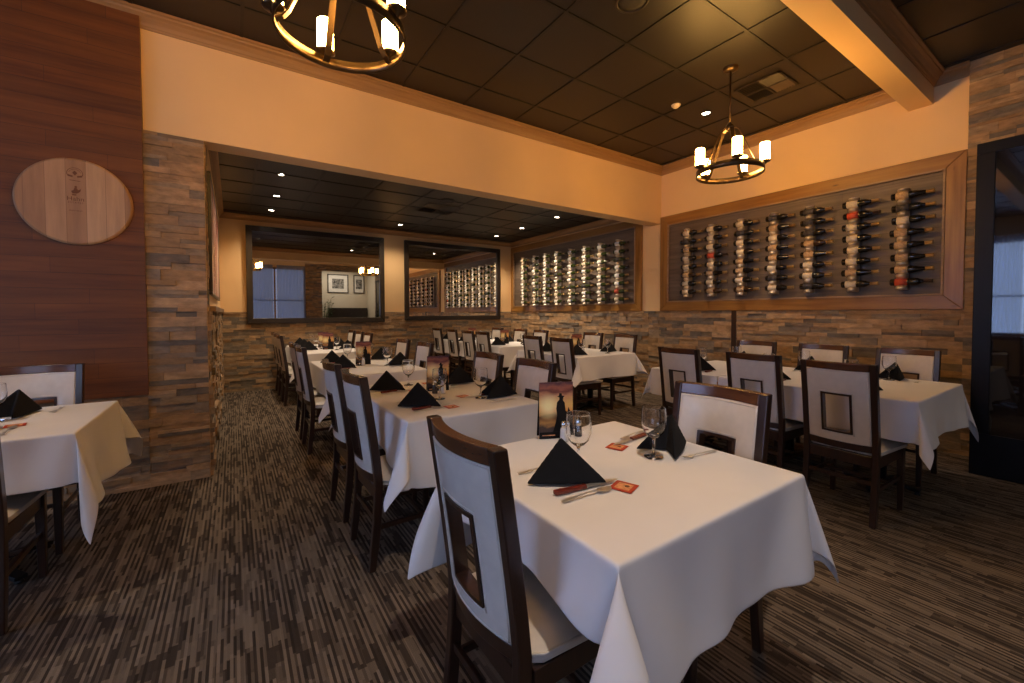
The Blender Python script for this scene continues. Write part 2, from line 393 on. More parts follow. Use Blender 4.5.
stones('wall_stone_divider', (-.17, YH + .005, 0), (0, 1, 0), (1, 0, 0), YB - YH - .05, 0, ST, 6, .0, .004, .035)
stones('wall_stone_jamb', (-.17, YH + .005, 0), (0, 1, 0), (1, 0, 0), YH2 - YH, ST, 2.645, 16, .0, .002, .012)
stones('wall_stone_left', (-3.6, YH, 0), (1, 0, 0), (0, -1, 0), 3.065, 0, .70, 7, .008)
stones('wall_stone_pillar', (2.55, YS, 0), (1, 0, 0), (0, 1, 0), .65, 0, 3.12, 8)
stones('wall_stone_lintel', (2.55, YS, 0), (1, 0, 0), (0, 1, 0), XR - 2.6, 3.12, ZC - .12, 9)
W('trim_1', PANEL, -5.2, -.53, YH - .045, YH, .70, ZC - .02)      # reclaimed board cladding
bpy.data.objects['trim_1']['label'] = 'reddish brown reclaimed board cladding'
# crown mouldings (profile in (out, z))
def crown(name, mat, a, b, nrm, ztop, h=.115, out=.09, ma=0, mb_=0):
    a, b, n = Vector(a), Vector(b), Vector(nrm)
    prof = [(0, 0), (.012, 0), (.016, .018), (.022, .022), (.03, .05), (.055, .085), (.078, .098), (.082, .112), (.10, .118), (.10, .14), (0, .14)]
    prof = [(x * out / .10, z * h / .14 - h) for x, z in prof]; d = (b - a).normalized(); vs = []
    for x, z in prof: vs.append(a + n * x + Vector((0, 0, ztop + z)) + d * x * ma)
    for x, z in prof: vs.append(b + n * x + Vector((0, 0, ztop + z)) - d * x * mb_)
    k = len(prof)
    return struct(MB().add(vs, [tuple(reversed(range(k))), tuple(range(k, 2 * k))] + [(i, (i + 1) % k, k + (i + 1) % k, k + i) for i in range(k)]).build(name, mat))
crown('trim_2', CROWN, (XL, YH, 0), (XR, YH, 0), (0, -1, 0), ZC - .003, mb_=1)
crown('trim_3', CROWNY, (XR, YH, 0), (XR, 1.275, 0), (-1, 0, 0), ZC - .003, ma=1)
crown('trim_4', CROWN, (XL, 1.10, 0), (XR, 1.10, 0), (0, -1, 0), ZC - .003, h=.10, mb_=1)
crown('trim_5', CROWNY, (XR, 1.10, 0), (XR, .86, 0), (-1, 0, 0), ZC - .003, h=.10, out=.10, ma=1)
crown('trim_6', CROWN, (-.17, YB, 0), (XR, YB, 0), (0, -1, 0), ZB - .003, h=.09, out=.07, ma=1, mb_=1)
crown('trim_7', CROWNY, (XR, YB, 0), (XR, YH2, 0), (-1, 0, 0), ZB - .003, h=.09, out=.07, ma=1)
crown('trim_8', CROWNY, (-.17, YH2, 0), (-.17, YB, 0), (1, 0, 0), ZB - .003, h=.09, out=.07, mb_=1)
crown('trim_9', CROWN, (-.17, YH2, 0), (XR, YH2, 0), (0, 1, 0), ZB - .003, h=.09, out=.07, ma=1, mb_=1)
W('wall_beam', PAINT, XL, XR, 1.10, 1.275, 3.24, ZC + .05)
o = struct(MB().box(-.172, -.12, YH2 + .02, YB - .05, ST, ST + .045).build('trim_10', LEDGE, bevel=.004), 'pale wooden ledge on the stone')

W('trim_11', WALNUT, XR - .05, XR, 2.90, 2.96, 0, ST)
# ------------------------------------------------------------------ bottle walls
def frame_rect(name, y0, y1, z0, z1, w, dep, label, parent=None):
    """picture-frame casing on the right wall, opening y0..y1,z0..z1 (outer), mitred"""
    x0 = XR - dep; t = parent
    iy0, iy1, iz0, iz1 = y0 + w, y1 - w, z0 + w, z1 - w
    outer = [(y0, z0), (y1, z0), (y1, z1), (y0, z1)]; inner = [(iy0, iz0), (iy1, iz0), (iy1, iz1), (iy0, iz1)]
    for i in range(4):
        j = (i + 1) % 4; q = [outer[i], outer[j], inner[j], inner[i]]
        MB().prism(q, (x0, 0, 0), (0, 1, 0), (0, 0, 1), (dep, 0, 0)).build('frame_board', PINEY if i % 2 == 0 else PINEZ, t, bevel=.006)
    bd = MB(); e = .014
    for (a0, a1, b0, b1) in ((iy0 - .004, iy1 + .004, iz0 - .004, iz0 + e), (iy0 - .004, iy1 + .004, iz1 - e, iz1 + .004), (iy0 - .004, iy0 + e, iz0, iz1), (iy1 - e, iy1 + .004, iz0, iz1)):
        bd.box(x0 - .008, x0 + .02, a0, a1, b0, b1)
    bd.build('bead', LEDGE, t, bevel=.003)
    MB().box(XR - .022, XR, iy0, iy1, iz0, iz1).build('back_boards', NICHE, t)
    return t
wf = thing('wine_display_panel', 'long knotty pine framed board panel on the peach wall holding seven columns of bottles', 'wall panel', (0, 0, 0))
frame_rect('f', .865, 4.07, ST, 2.74, .135, .05, '', wf)
wf2 = thing('wine_display_panel', 'pine framed board panel in the rear room holding eight columns of bottles', 'wall panel', (0, 0, 0))
frame_rect('f', 4.43, 8.20, ST, 2.80, .12, .05, '', wf2)

def make_bottle(gi, li, foil, burg):
    t = thing('wine_bottle', 'x', 'wine bottle')
    r = .034
    if burg: prof = [(.0, .006), (.02, .004), (r - .004, 0), (r, .006), (r, .15), (r * .93, .172), (r * .72, .20), (.02, .232), (.0145, .25), (.0145, .292), (.016, .293), (.016, .300), (0, .300)]
    else: prof = [(.0, .006), (.02, .004), (r - .004, 0), (r, .006), (r, .185), (r * .95, .198), (r * .7, .212), (.018, .224), (.0145, .236), (.0145, .292), (.016, .293), (.016, .300), (0, .300)]
    MB().lathe(prof, 20, (0, 0, 0), 'Y').build('glass_body', WINE[gi], t)
    e = r + .0008
    if li is not None: MB().lathe([(r - .001, .035), (e, .035), (e, .128), (r - .001, .128)], 20, (0, 0, 0), 'Y', True).build('paper_label', LABELS[li], t)
    MB().lathe([(.0142, .238), (.0155, .238), (.0158, .291), (.0172, .2925), (.0172, .301), (0, .3015)], 14, (0, 0, 0), 'Y').build('foil_capsule', foil, t)
    return t
KINDS = [(0, 0, FOIL, 0), (0, 4, FOIL, 0), (2, 2, FOIL, 0), (0, 3, FOILD, 0), (0, 2, FOIL, 1), (1, 0, FOIL, 0), (1, 1, FOILD, 1), (1, 1, FOIL, 0), (1, 4, FOIL, 1), (1, 3, FOIL, 0)]
WORDS = {0: 'cream label', 1: 'white label', 2: 'tan label', 3: 'red label', 4: 'dark label'}
GW = ['dark', 'green', 'brown']
btree = []; used = []
for k in KINDS: btree.append(snap(make_bottle(*k))); used.append(False)
ORD = ['first', 'second', 'third', 'fourth', 'fifth', 'sixth', 'seventh', 'eighth']
NUM = lambda i, n, a, z: ('top' if i == 0 else 'bottom' if i == n - 1 else ORD[i] + ' from the top')
def rack(yc, zs, xc, wh, label, group, ci, pal, rnd, where):
    """a wavy steel strip with a trough for each bottle; bottles lie in it, necks to -Y"""
    t = thing('wine_rack', label, 'wine rack', (0, 0, 0), 0, group)
    dz = zs[1] - zs[0]; z0 = zs[0] - dz * .62; z1 = zs[-1] + dz * .5
    MB().box(XR - .034, XR - .022, yc - .03, yc + .03, z0, z1).build('back_strip', RACK, t, bevel=.002)
    mb = MB(); n = 96; seg = 10; w = .045
    vs = []; fs = []
    for i in range(n + 1):
        z = z0 + (z1 - z0) * i / n; ph = (z - zs[0]) / dz
        c = .5 - .5 * math.cos(2 * PI * ph)               # 0 at bottles, 1 between
        c = c ** .8
        for j in range(seg + 1):
            yy = -w + 2 * w * j / seg; arch = 1 - (yy / w) ** 2
            x = (xc + .040) - c * (.032 + .064 * math.sqrt(max(arch, 0)))
            vs.append((x, yc + yy * (.7 + .3 * c ** .5), z))
    for i in range(n):
        for j in range(seg): a = i * (seg + 1) + j; fs.append((a, a + 1, a + seg + 2, a + seg + 1))
    mb.add(vs, fs, True); mb.build('wavy_cradle', RACK, t, solid=.003)
    nrow = len(zs)
    for i in range(nrow):
        z = zs[nrow - 1 - i]; k = rnd.choice(pal)
        lab = '%s wine bottle with %s, %s in %s %s column from left' % (
            GW[KINDS[k][0]], WORDS[KINDS[k][1]], ('top' if i == 0 else 'bottom' if i == nrow - 1 else ORD[i] + ' down'), ORD[ci], where)
        loc = (xc - .004, yc + .085 + rnd.uniform(-.008, .008), z)
        if not used[k]:
            used[k] = True; o = btree[k][0]; o.location = loc; o['label'] = lab; o['group'] = group.replace('racks', 'bottles')
        else: o = dup(btree[k], loc, 0, lab, group.replace('racks', 'bottles'))
        o.rotation_euler = (0, rnd.uniform(-.6, .6), 0)
rnd = random.Random(5)
for ci, y in enumerate([3.57, 3.205, 2.81, 2.427, 2.053, 1.655, 1.27]):
    rack(y, [1.583 + .1186 * i for i in range(8)], 5.385, 0, 'wavy brushed metal bottle rack, %s column from the left in the front room' % ORD[ci],
         'racks on the front panel', ci, [0, 0, 0, 0, 1, 1, 2, 4, 4, 0, 2, 1, 3], rnd, 'front room')
for ci, y in enumerate([7.6, 7.18, 6.81, 6.44, 6.04, 5.65, 5.26, 4.85]):
    rack(y, [1.515 + .1325 * i for i in range(8)], 5.385, 0, 'wavy brushed metal bottle rack, %s column from the left in the rear room' % ORD[ci],
         'racks on the rear panel', ci, [5, 6, 7, 7, 6, 8, 5, 7, 7, 6, 7, 5, 9, 8], rnd, 'rear room')

# ------------------------------------------------------------------ mirrors and pictures
def wallframe(name, label, cat, x0, x1, y, z0, z1, w, dep, fm, pane_m, pname, ny=-1):
    t = thing(name, label, cat)
    ya, yb_ = sorted((y, y + ny * dep))
    outer = [(x0, z0), (x1, z0), (x1, z1), (x0, z1)]; inner = [(x0 + w, z0 + w), (x1 - w, z0 + w), (x1 - w, z1 - w), (x0 + w, z1 - w)]
    for i in range(4):
        j = (i + 1) % 4
        MB().prism([outer[i], outer[j], inner[j], inner[i]], (0, ya, 0), (1, 0, 0), (0, 0, 1), (0, yb_ - ya, 0)).build('frame_rail', fm, t, bevel=.008)
    yp = y + ny * dep * .45
    MB().box(x0 + w - .004, x1 - w + .004, *sorted((y, yp)), z0 + w - .004, z1 - w + .004).build(pname, pane_m, t)
    return t
SY = YB - .055
wallframe('wall_mirror', 'wide dark framed wall mirror, left of the two, reflecting curtained windows', 'mirror', .19, 2.465, SY, 1.12, 2.75, .09, .05, DARKF, MIRROR, 'mirror_glass')
wallframe('wall_mirror', 'dark framed wall mirror, right of the two, reflecting the columns of bottles', 'mirror', 2.87, 5.13, SY, 1.14, 2.75, .09, .05, DARKF, MIRROR, 'mirror_glass')
for x in (.19, 2.87): pass
# art on the divider wall (faces +X)
t = thing('framed_picture', 'tall reddish framed print on the side wall of the rear room', 'picture')
x = -.165
for (a0, a1, b0, b1) in ((4.45, 6.75, 1.46, 1.485), (4.45, 6.75, 2.495, 2.52), (4.45, 4.475, 1.485, 2.495), (6.725, 6.75, 1.485, 2.495)):
    MB().box(x - .004, x + .022, a0, a1, b0, b1).build('frame_rail', DARKF, t, bevel=.004)
MB().box(x - .004, x + .017, 4.465, 6.73, 1.48, 2.50).build('print', ARTRED, t)
# pictures in the annex (seen in the mirror)
MATW = simple('white_mount', (.75, .73, .70), .7)
for (x0, x1, lab) in ((3.95, 4.95, 'black framed grey print with white mount, seen in the mirror'), (5.2, 5.75, 'narrow framed print beside the larger one, seen in the mirror')):
    t = wallframe('framed_picture', lab, 'picture', x0, x1, -6.2, 2.3, 3.25, .05, .04, DARKF, MATW, 'mount', 1)
    MB().box(x0 + .22 * (x1 - x0), x1 - .22 * (x1 - x0), -6.182, -6.178, 2.53, 3.02).build('print', ARTBW, t)

# annex furnishing seen only in the mirror
t = thing('booth_bench', 'dark high backed booth bench under the prints, seen in the mirror', 'bench', (4.9, -5.9, 0))
MB().box(-.95, .95, -.25, -.10, 0, 1.55).build('bench_back', DARKF, t, bevel=.02)
MB().box(-.95, .95, -.10, .38, .10, .46).build('bench_seat', DARKF, t, bevel=.02)
t = thing('potted_plant', 'leafy green plant in a dark pot, seen in the mirror', 'plant', (3.55, -4.9, 0))
MB().lathe([(0, 0), (.14, 0), (.19, .42), (.17, .42), (.16, .38), (0, .38)], 24).build('pot', IRON, t)
pr = random.Random(3); st_ = MB(); lf = MB()
for k in range(22):
    a = pr.uniform(0, 2 * PI); hgt = pr.uniform(.9, 1.75); sp_ = pr.uniform(.1, .4)
    pts = [(.04 * math.cos(a), .04 * math.sin(a), .36), (.5 * sp_ * math.cos(a), .5 * sp_ * math.sin(a), .36 + .6 * hgt), (sp_ * math.cos(a), sp_ * math.sin(a), .36 + hgt)]
    st_.tube(pts, .006, 6)
    for q in range(7):
        u = .35 + .65 * q / 6; p = Vector(pts[0]).lerp(Vector(pts[2]), u); b2 = a + pr.uniform(-1.8, 1.8); d = Vector((math.cos(b2), math.sin(b2), pr.uniform(-.2, .5))) * .2; w_ = Vector((-math.sin(b2), math.cos(b2), 0)) * .035
        lf.add([p, p + d * .45 + w_, p + d, p + d * .45 - w_], [(0, 1, 2, 3)])
st_.build('stems', simple('plant_stem', (.06, .07, .03), .7), t); lf.build('leaves', simple('plant_leaf', (.05, .12, .03), .5), t, solid=.001)

# barrel head on the boards
t = thing('barrel_head_sign', 'round oak barrel head with burnt emblems hung on the brown boards', 'wall decoration')
bc = Vector((-.875, YH - .046, 2.060)); rr = .290
prof = [(0, -.0), (rr - .0, -.0), (rr, .006), (rr, .022), (rr - .012, .034), (0, .034)]
vs = MB(); vs.lathe(prof, 72, tuple(bc), 'Y'); vs.sm = [False] * len(vs.sm)
ob = vs.build('oak_disc', BARREL, t)
yf = bc.y - .0345
e = MB()
def ring2(mb, cx, cz, ro, ri, a0=0, a1=2 * PI, n=28):
    for i in range(n):
        p, q = a0 + (a1 - a0) * i / n, a0 + (a1 - a0) * (i + 1) / n
        mb.prism([(cx + ri * math.cos(p), cz + ri * math.sin(p)), (cx + ro * math.cos(p), cz + ro * math.sin(p)), (cx + ro * math.cos(q), cz + ro * math.sin(q)), (cx + ri * math.cos(q), cz + ri * math.sin(q))], (bc.x, yf, bc.z), (1, 0, 0), (0, 0, 1), (0, -.001, 0))
ring2(e, .0, .185, .040, .037, -.3, PI + .3); ring2(e, .0, .185, .030, .028, .2, PI - .2)
e.prism([(0, .205), (.012, .190), (0, .172), (-.012, .190)], (bc.x, yf, bc.z), (1, 0, 0), (0, 0, 1), (0, -.001, 0))
for sx in (-1, 1): e.prism([(sx * .035, .165), (sx * .012, .160), (sx * .010, .170), (sx * .036, .178)], (bc.x, yf, bc.z), (1, 0, 0), (0, 0, 1), (0, -.001, 0))
e.prism([(-.026, .138), (.026, .134), (.026, .137), (-.026, .142)], (bc.x, yf, bc.z), (1, 0, 0), (0, 0, 1), (0, -.001, 0))
e.build('burnt_crest', INK, t)
e = MB()
ring2(e, .003, .096, .007, 0, n=12)
e.prism([(-.004, .09), (.008, .088), (.014, .075), (.028, .085), (.024, .066), (.008, .052), (-.014, .05), (-.020, .066), (-.008, .074)], (bc.x, yf, bc.z), (1, 0, 0), (0, 0, 1), (0, -.001, 0))
e.prism([(-.018, .046), (.006, .046), (.004, .038), (-.014, .038)], (bc.x, yf, bc.z), (1, 0, 0), (0, 0, 1), (0, -.001, 0))
e.build('burnt_bird', INK, t)
def text(s, size, loc, parent, mat, rot=(PI / 2, 0, 0), name='lettering', sp=1.0):
    cu = bpy.data.curves.new(name, 'FONT'); cu.body = s; cu.size = size; cu.align_x = 'CENTER'; cu.extrude = .0005; cu.space_character = sp
    tmp = bpy.data.objects.new('tmp', cu); C.objects.link(tmp); bpy.context.view_layer.update()
    dg = bpy.context.evaluated_depsgraph_get(); me = bpy.data.meshes.new_from_object(tmp.evaluated_get(dg))
    bpy.data.objects.remove(tmp); me.materials.clear(); me.materials.append(mat)
    o = bpy.data.objects.new(name, me); C.objects.link(o); o.location = loc; o.rotation_euler = rot; o.parent = parent; return o
text('Hahn', .040, (bc.x, yf, bc.z + .003), t, INK)
text('ESTATES', .015, (bc.x, yf, bc.z - .015), t, INK, sp=1.35)
text('MONTEREY', .011, (bc.x, yf, bc.z - .068), t, INK, sp=1.2)

# ------------------------------------------------------------------ black glazed cabinet at right
t = thing('glazed_cabinet', 'tall black cabinet with a dark glass door at the right edge', 'cabinet')
xa, ya, yb_, zt = 4.883, -1.05, .725, 2.61
MB().box(xa + .03, XR - .08, ya, yb_, 0, zt).build('carcass', BLACK, t, bevel=.004)
for k, (d0, d1) in enumerate(((-.16, .725), (-1.05, -.17))):
    d = MB(); w = .1
    for (a0, a1, b0, b1) in ((d0, d1, .005, .335), (d0, d1, zt - .085, zt), (d0, d0 + w, .335, zt - .085), (d1 - w, d1, .335, zt - .085)): d.box(xa, xa + .028, a0, a1, b0, b1)
    dr = d.build('door_leaf', BLACK, t, bevel=.004)
    MB().box(xa + .012, xa + .02, d0 + w - .005, d1 - w + .005, .33, zt - .08).build('glass_pane', SMOKED, dr)
    MB().tube([(xa - .03, d0 + .05, 1.0), (xa - .03, d0 + .05, 1.4)], .008).build('handle', IRON, dr)

# ------------------------------------------------------------------ ceiling fittings
def downlight(x, y, z, label, lit=True, power=20, size=1.3, col=(1, .80, .58), aim=(0, 0)):
    t = thing('ceiling_downlight', label, 'ceiling light', (x, y, z), 0, 'recessed downlights')
    MB().lathe([(.040, 0), (.055, 0), (.058, -.004), (.056, -.008), (.044, -.009), (.040, -.004)], 28, close=True).build('trim_ring', GRIL if lit else IRON, t)
    MB().lathe([(0, -.0025), (.039, -.0025), (.039, -.0005), (0, -.0005)], 24).build('lens', DOWN if lit else IRON, t)
    if lit:
        ld = bpy.data.lights.new('downlight_beam', 'SPOT'); ld.energy = power; ld.spot_size = size * 1.0; ld.spot_blend = .7; ld.color = col; ld.shadow_soft_size = .04
        lo = bpy.data.objects.new('downlight_beam', ld); C.objects.link(lo); lo.location = (0, 0, -.02); lo.parent = t
        lo.rotation_euler = (aim[1], aim[0], 0)
    return t
PW = 42
BW = (1, .78, .55)
for i, (x, y) in enumerate(((.50, 5.62), (.53, 6.68), (.53, 7.65))):
    downlight(x, y, ZB, 'lit round downlight on the rear ceiling, %s of three nearest the left wall' % ('front', 'middle', 'back')[i], True, PW, 2.3, BW)
for i, (x, y) in enumerate(((4.64, 5.55), (4.67, 6.64), (4.70, 7.63))):
    downlight(x, y, ZB, 'lit round downlight on the rear ceiling, %s of three along the bottle wall' % ('front', 'middle', 'back')[i], True, PW * 2.2, 1.7, BW, (-.28, 0))
downlight(2.6, 7.61, ZB, 'small lit downlight on the rear ceiling between the two mirrors', True, PW, 2.3, BW)
downlight(2.6, 4.95, ZB, 'rear ceiling downlight just behind the header wall', True, PW, 2.3, BW)
FW = (1, .82, .66)
downlight(4.389, 2.695, ZC, 'lit oval looking downlight beside the small chandelier', True, 60, 1.5, FW)
for i, (x, y, p) in enumerate(((1.0, .45, 105), (4.2, .25, 6), (-1.9, 2.9, 85), (-.9, 1.2, 210), (2.4, -1.6, 10), (-2.6, -.4, 40))):
    downlight(x, y, ZC, ('recessed downlight over the nearest table', 'recessed downlight before the black cabinet', 'recessed downlight over the left table', 'recessed downlight over the aisle beside the closest table', 'recessed downlight behind the camera', 'recessed downlight near the left window')[i], True, p, 1.35, FW)
t = thing('smoke_detector', 'small pale round smoke detector on the black ceiling tiles', 'smoke detector', (3.954, 2.769, ZC))
MB().lathe([(0, -.034), (.018, -.034), (.028, -.028), (.032, -.016), (.045, -.012), (.048, 0), (0, 0)], 24).build('dome', DOME, t)
t = thing('ceiling_speaker', 'round dark speaker grille in a front ceiling tile', 'speaker', (2.385, 2.03, ZC))
MB().lathe([(.098, 0), (.115, 0), (.117, -.006), (.108, -.010), (.098, -.006)], 36, close=True).build('rim', VENT, t)
MB().lathe([(0, -.007), (.06, -.006), (.099, -.003), (.099, -.0005), (0, -.0005)], 32).build('grille', GRIL, t)
t = thing('ceiling_speaker', 'round dark speaker grille in the rear room ceiling', 'speaker', (2.62, 5.62, ZB))
MB().lathe([(.098, 0), (.115, 0), (.117, -.006), (.108, -.010), (.098, -.006)], 36, close=True).build('rim', VENT, t)
MB().lathe([(0, -.007), (.06, -.006), (.099, -.003), (.099, -.0005), (0, -.0005)], 32).build('grille', GRIL, t)
def vent(x, y, z, lab, m2, sc_=(1, 1)):
    t = thing('air_vent', lab, 'air vent', (x, y, z))
    a, b_ = .29, .29
    fr = MB()
    for q in ((-a, a, -b_, -b_ + .03), (-a, a, b_ - .03, b_), (-a, -a + .03, -b_, b_), (a - .03, a, -b_, b_), (-a, a, -.012, .012), (-.012, .012, -b_, b_)): fr.box(*q, -.012, -.008)
    fr.build('frame', VENT, t)
    for (sx, sy) in ((-1, -1), (1, -1), (-1, 1), (1, 1)):
        s_ = MB()
        for i in range(7):
            c = .035 + i * .034
            if sx * sy > 0: s_.add([(sx * (c), sy * .02, -.014), (sx * (c + .02), sy * .02, -.004), (sx * (c + .02), sy * .27, -.004), (sx * c, sy * .27, -.014)], [(0, 1, 2, 3)])
            else: s_.add([(sx * .02, sy * c, -.014), (sx * .02, sy * (c + .02), -.004), (sx * .27, sy * (c + .02), -.004), (sx * .27, sy * c, -.014)], [(0, 1, 2, 3)])
        s_.build('louvre_panel', m2 if (sx, sy) == (1, -1) else VENT, t, solid=.0015)
    t.scale = (sc_[0], sc_[1], 1)
vent(4.37, 2.06, ZC, 'square louvred air vent on the front ceiling behind the small chandelier', VENTL, (.68, .72))
vent(2.72, 6.13, ZB, 'square dark louvred air vent on the rear room ceiling', VENT)

# chandeliers
def chandelier(x, y, zr, rz, label):
    t = thing('chandelier', label, 'chandelier', (x, y, zr), rz, 'ring chandeliers')
    R_ = .275
    MB().lathe([(R_ - .004, -.030), (R_ + .004, -.030), (R_ + .004, .024), (R_ - .004, .024)], 72, close=True).build('ring', BRONZE, t)
    zt = ZC - zr
    MB().lathe([(0, zt - .03), (.03, zt - .03), (.062, zt - .018), (.066, zt - .003), (.066, zt), (0, zt)], 32).build('canopy', BRONZE, t)
    MB().tube([(0, 0, .40), (0, 0, zt - .02)], .008).build('stem', BRONZE, t)
    MB().lathe([(0, .36), (.02, .365), (.034, .38), (.034, .41), (.02, .425), (.012, .44), (0, .44)], 24).build('hub', BRONZE, t)
    for k in range(5):
        a = k * PI * .4; c, s_ = math.cos(a), math.sin(a)
        P = lambda r, z: (r * c, r * s_, z)
        MB().bar([P(.03, .395), P(.07, .375), P(.11, .29), P(.16, .17), P(.215, .045), P(.240, .012), P(.268, -.004)], .030, .007, up=(0, 0, 1)).build('arm', BRONZE, t)
        cu = MB().lathe([(0, .018), (.012, .018), (.014, .028), (.036, .034), (.046, .042), (.046, .047), (.030, .044), (0, .044)], 24, P(R_ + .0, 0)).build('candle_cup', BRONZE, t)
        MB().lathe([(.0, .045), (.0375, .045), (.0385, .05), (.0385, .196), (.036, .199), (0, .199)], 24, P(R_, 0)).build('glass_shade', SHADE, cu)
    return t
chandelier(.435, 2.035, 2.575, math.radians(23), 'large looking bronze ring chandelier with lit candle shades at the top left')
chandelier(3.775, 2.085, 2.573, math.radians(5), 'bronze ring chandelier with lit candle shades hanging before the bottle panel')

# ------------------------------------------------------------------ windows behind the camera, the last one added for fill
SKYM = emis('bright_sky_glass', (.48, .64, 1.0), 7.0); SKYD = emis('dusk_sky_glass', (.55, .66, 1.0), .22)
def window_x(name, y0, y1, z0, z1):        # on left wall, faces +X
    t = bpy.data.objects.new(name, None); C.objects.link(t); struct(t)
    fr = MB(); d = .05
    for q in ((y0, y1, z0, z0 + d), (y0, y1, z1 - d, z1), (y0, y0 + d, z0, z1), (y1 - d, y1, z0, z1), ((y0 + y1) / 2 - .03, (y0 + y1) / 2 + .03, z0, z1), (y0, y1, (z0 + z1) / 2 - .02, (z0 + z1) / 2 + .02)): fr.box(XL - .09, XL - .03, *q)
    fr.build('window_frame', PINEZ, t)
    MB().box(XL - .115, XL - .105, y0, y1, z0, z1).build('window_pane', SKYM, t)
window_x('window_1', .1, 2.7, .35, 2.95)
t = bpy.data.objects.new('window_2', None); C.objects.link(t); struct(t)
fr = MB()
for q in ((.3, 2.55, .5, .55), (.3, 2.55, 3.1, 3.15), (.3, .35, .5, 3.15), (2.5, 2.55, .5, 3.15), (1.4, 1.46, .5, 3.15), (.3, 2.55, 1.8, 1.84)): fr.box(q[0], q[1], YS - .09, YS - .03, q[2], q[3])
fr.build('window_frame', PINEZ, t); MB().box(.3, 2.55, YS - .118, YS - .108, .5, 3.15).build('window_pane', SKYD, t)
t = bpy.data.objects.new('fill_window', None); C.objects.link(t); struct(t)  # added window, unseen even in the mirror; its glow is bluish fill light
fr = MB()
for q in ((-4.2, -1.0, .5, .55), (-4.2, -1.0, 3.1, 3.15), (-4.2, -4.15, .5, 3.15), (-1.05, -1.0, .5, 3.15), (-2.63, -2.57, .5, 3.15), (-4.2, -1.0, 1.8, 1.84)): fr.box(q[0], q[1], YS - .09, YS - .03, q[2], q[3])
fr.build('window_frame', PINEZ, t); MB().box(-4.2, -1.0, YS - .118, YS - .108, .5, 3.15).build('window_pane', emis('fill_window_glow', (.52, .66, 1.0), 1.9), t)
def curtain(a, b, z0, z1, pos, axis, label):
    n = 140; vs = []; fs = []
    for k, z in enumerate((z0, (z0 + z1) / 2, z1)):
        for i in range(n + 1):
            s_ = a + (b - a) * i / n; off = .034 * math.sin(i * .9) + .008 * math.sin(i * 2.3 + k)
            vs.append((s_, pos + off, z) if axis == 'X' else (pos + off, s_, z))
    for k in range(2):
        for i in range(n): q = k * (n + 1) + i; fs.append((q, q + 1, q + n + 2, q + n + 1))
    o = MB().add(vs, fs, True).build('sheer_curtain', SHEER); tag(o, label, 'curtain')
curtain(.3, 1.36, .45, 3.25, YS + .09, 'X', 'left sheer curtain over the window reflected in the mirror')
curtain(1.5, 2.55, .45, 3.25, YS + .09, 'X', 'right sheer curtain over the window reflected in the mirror')
curtain(0, 1.35, .3, 3.05, XL + .10, 'Y', 'sheer curtain at the left wall window, farther half')
curtain(1.45, 2.8, .3, 3.05, XL + .10, 'Y', 'sheer curtain at the left wall window, nearer half')
def area(name, loc, rot, sx, sy, e, col):
    ld = bpy.data.lights.new(name, 'AREA'); ld.shape = 'RECTANGLE'; ld.size = sx; ld.size_y = sy; ld.energy = e; ld.color = col
    o = bpy.data.objects.new(name, ld); C.objects.link(o); o.location = loc; o.rotation_euler = rot; return o
area('annex_light', (4.3, -5.0, 3.45), (0, 0, 0), 1.5, 1.5, 30, (1, .85, .65))

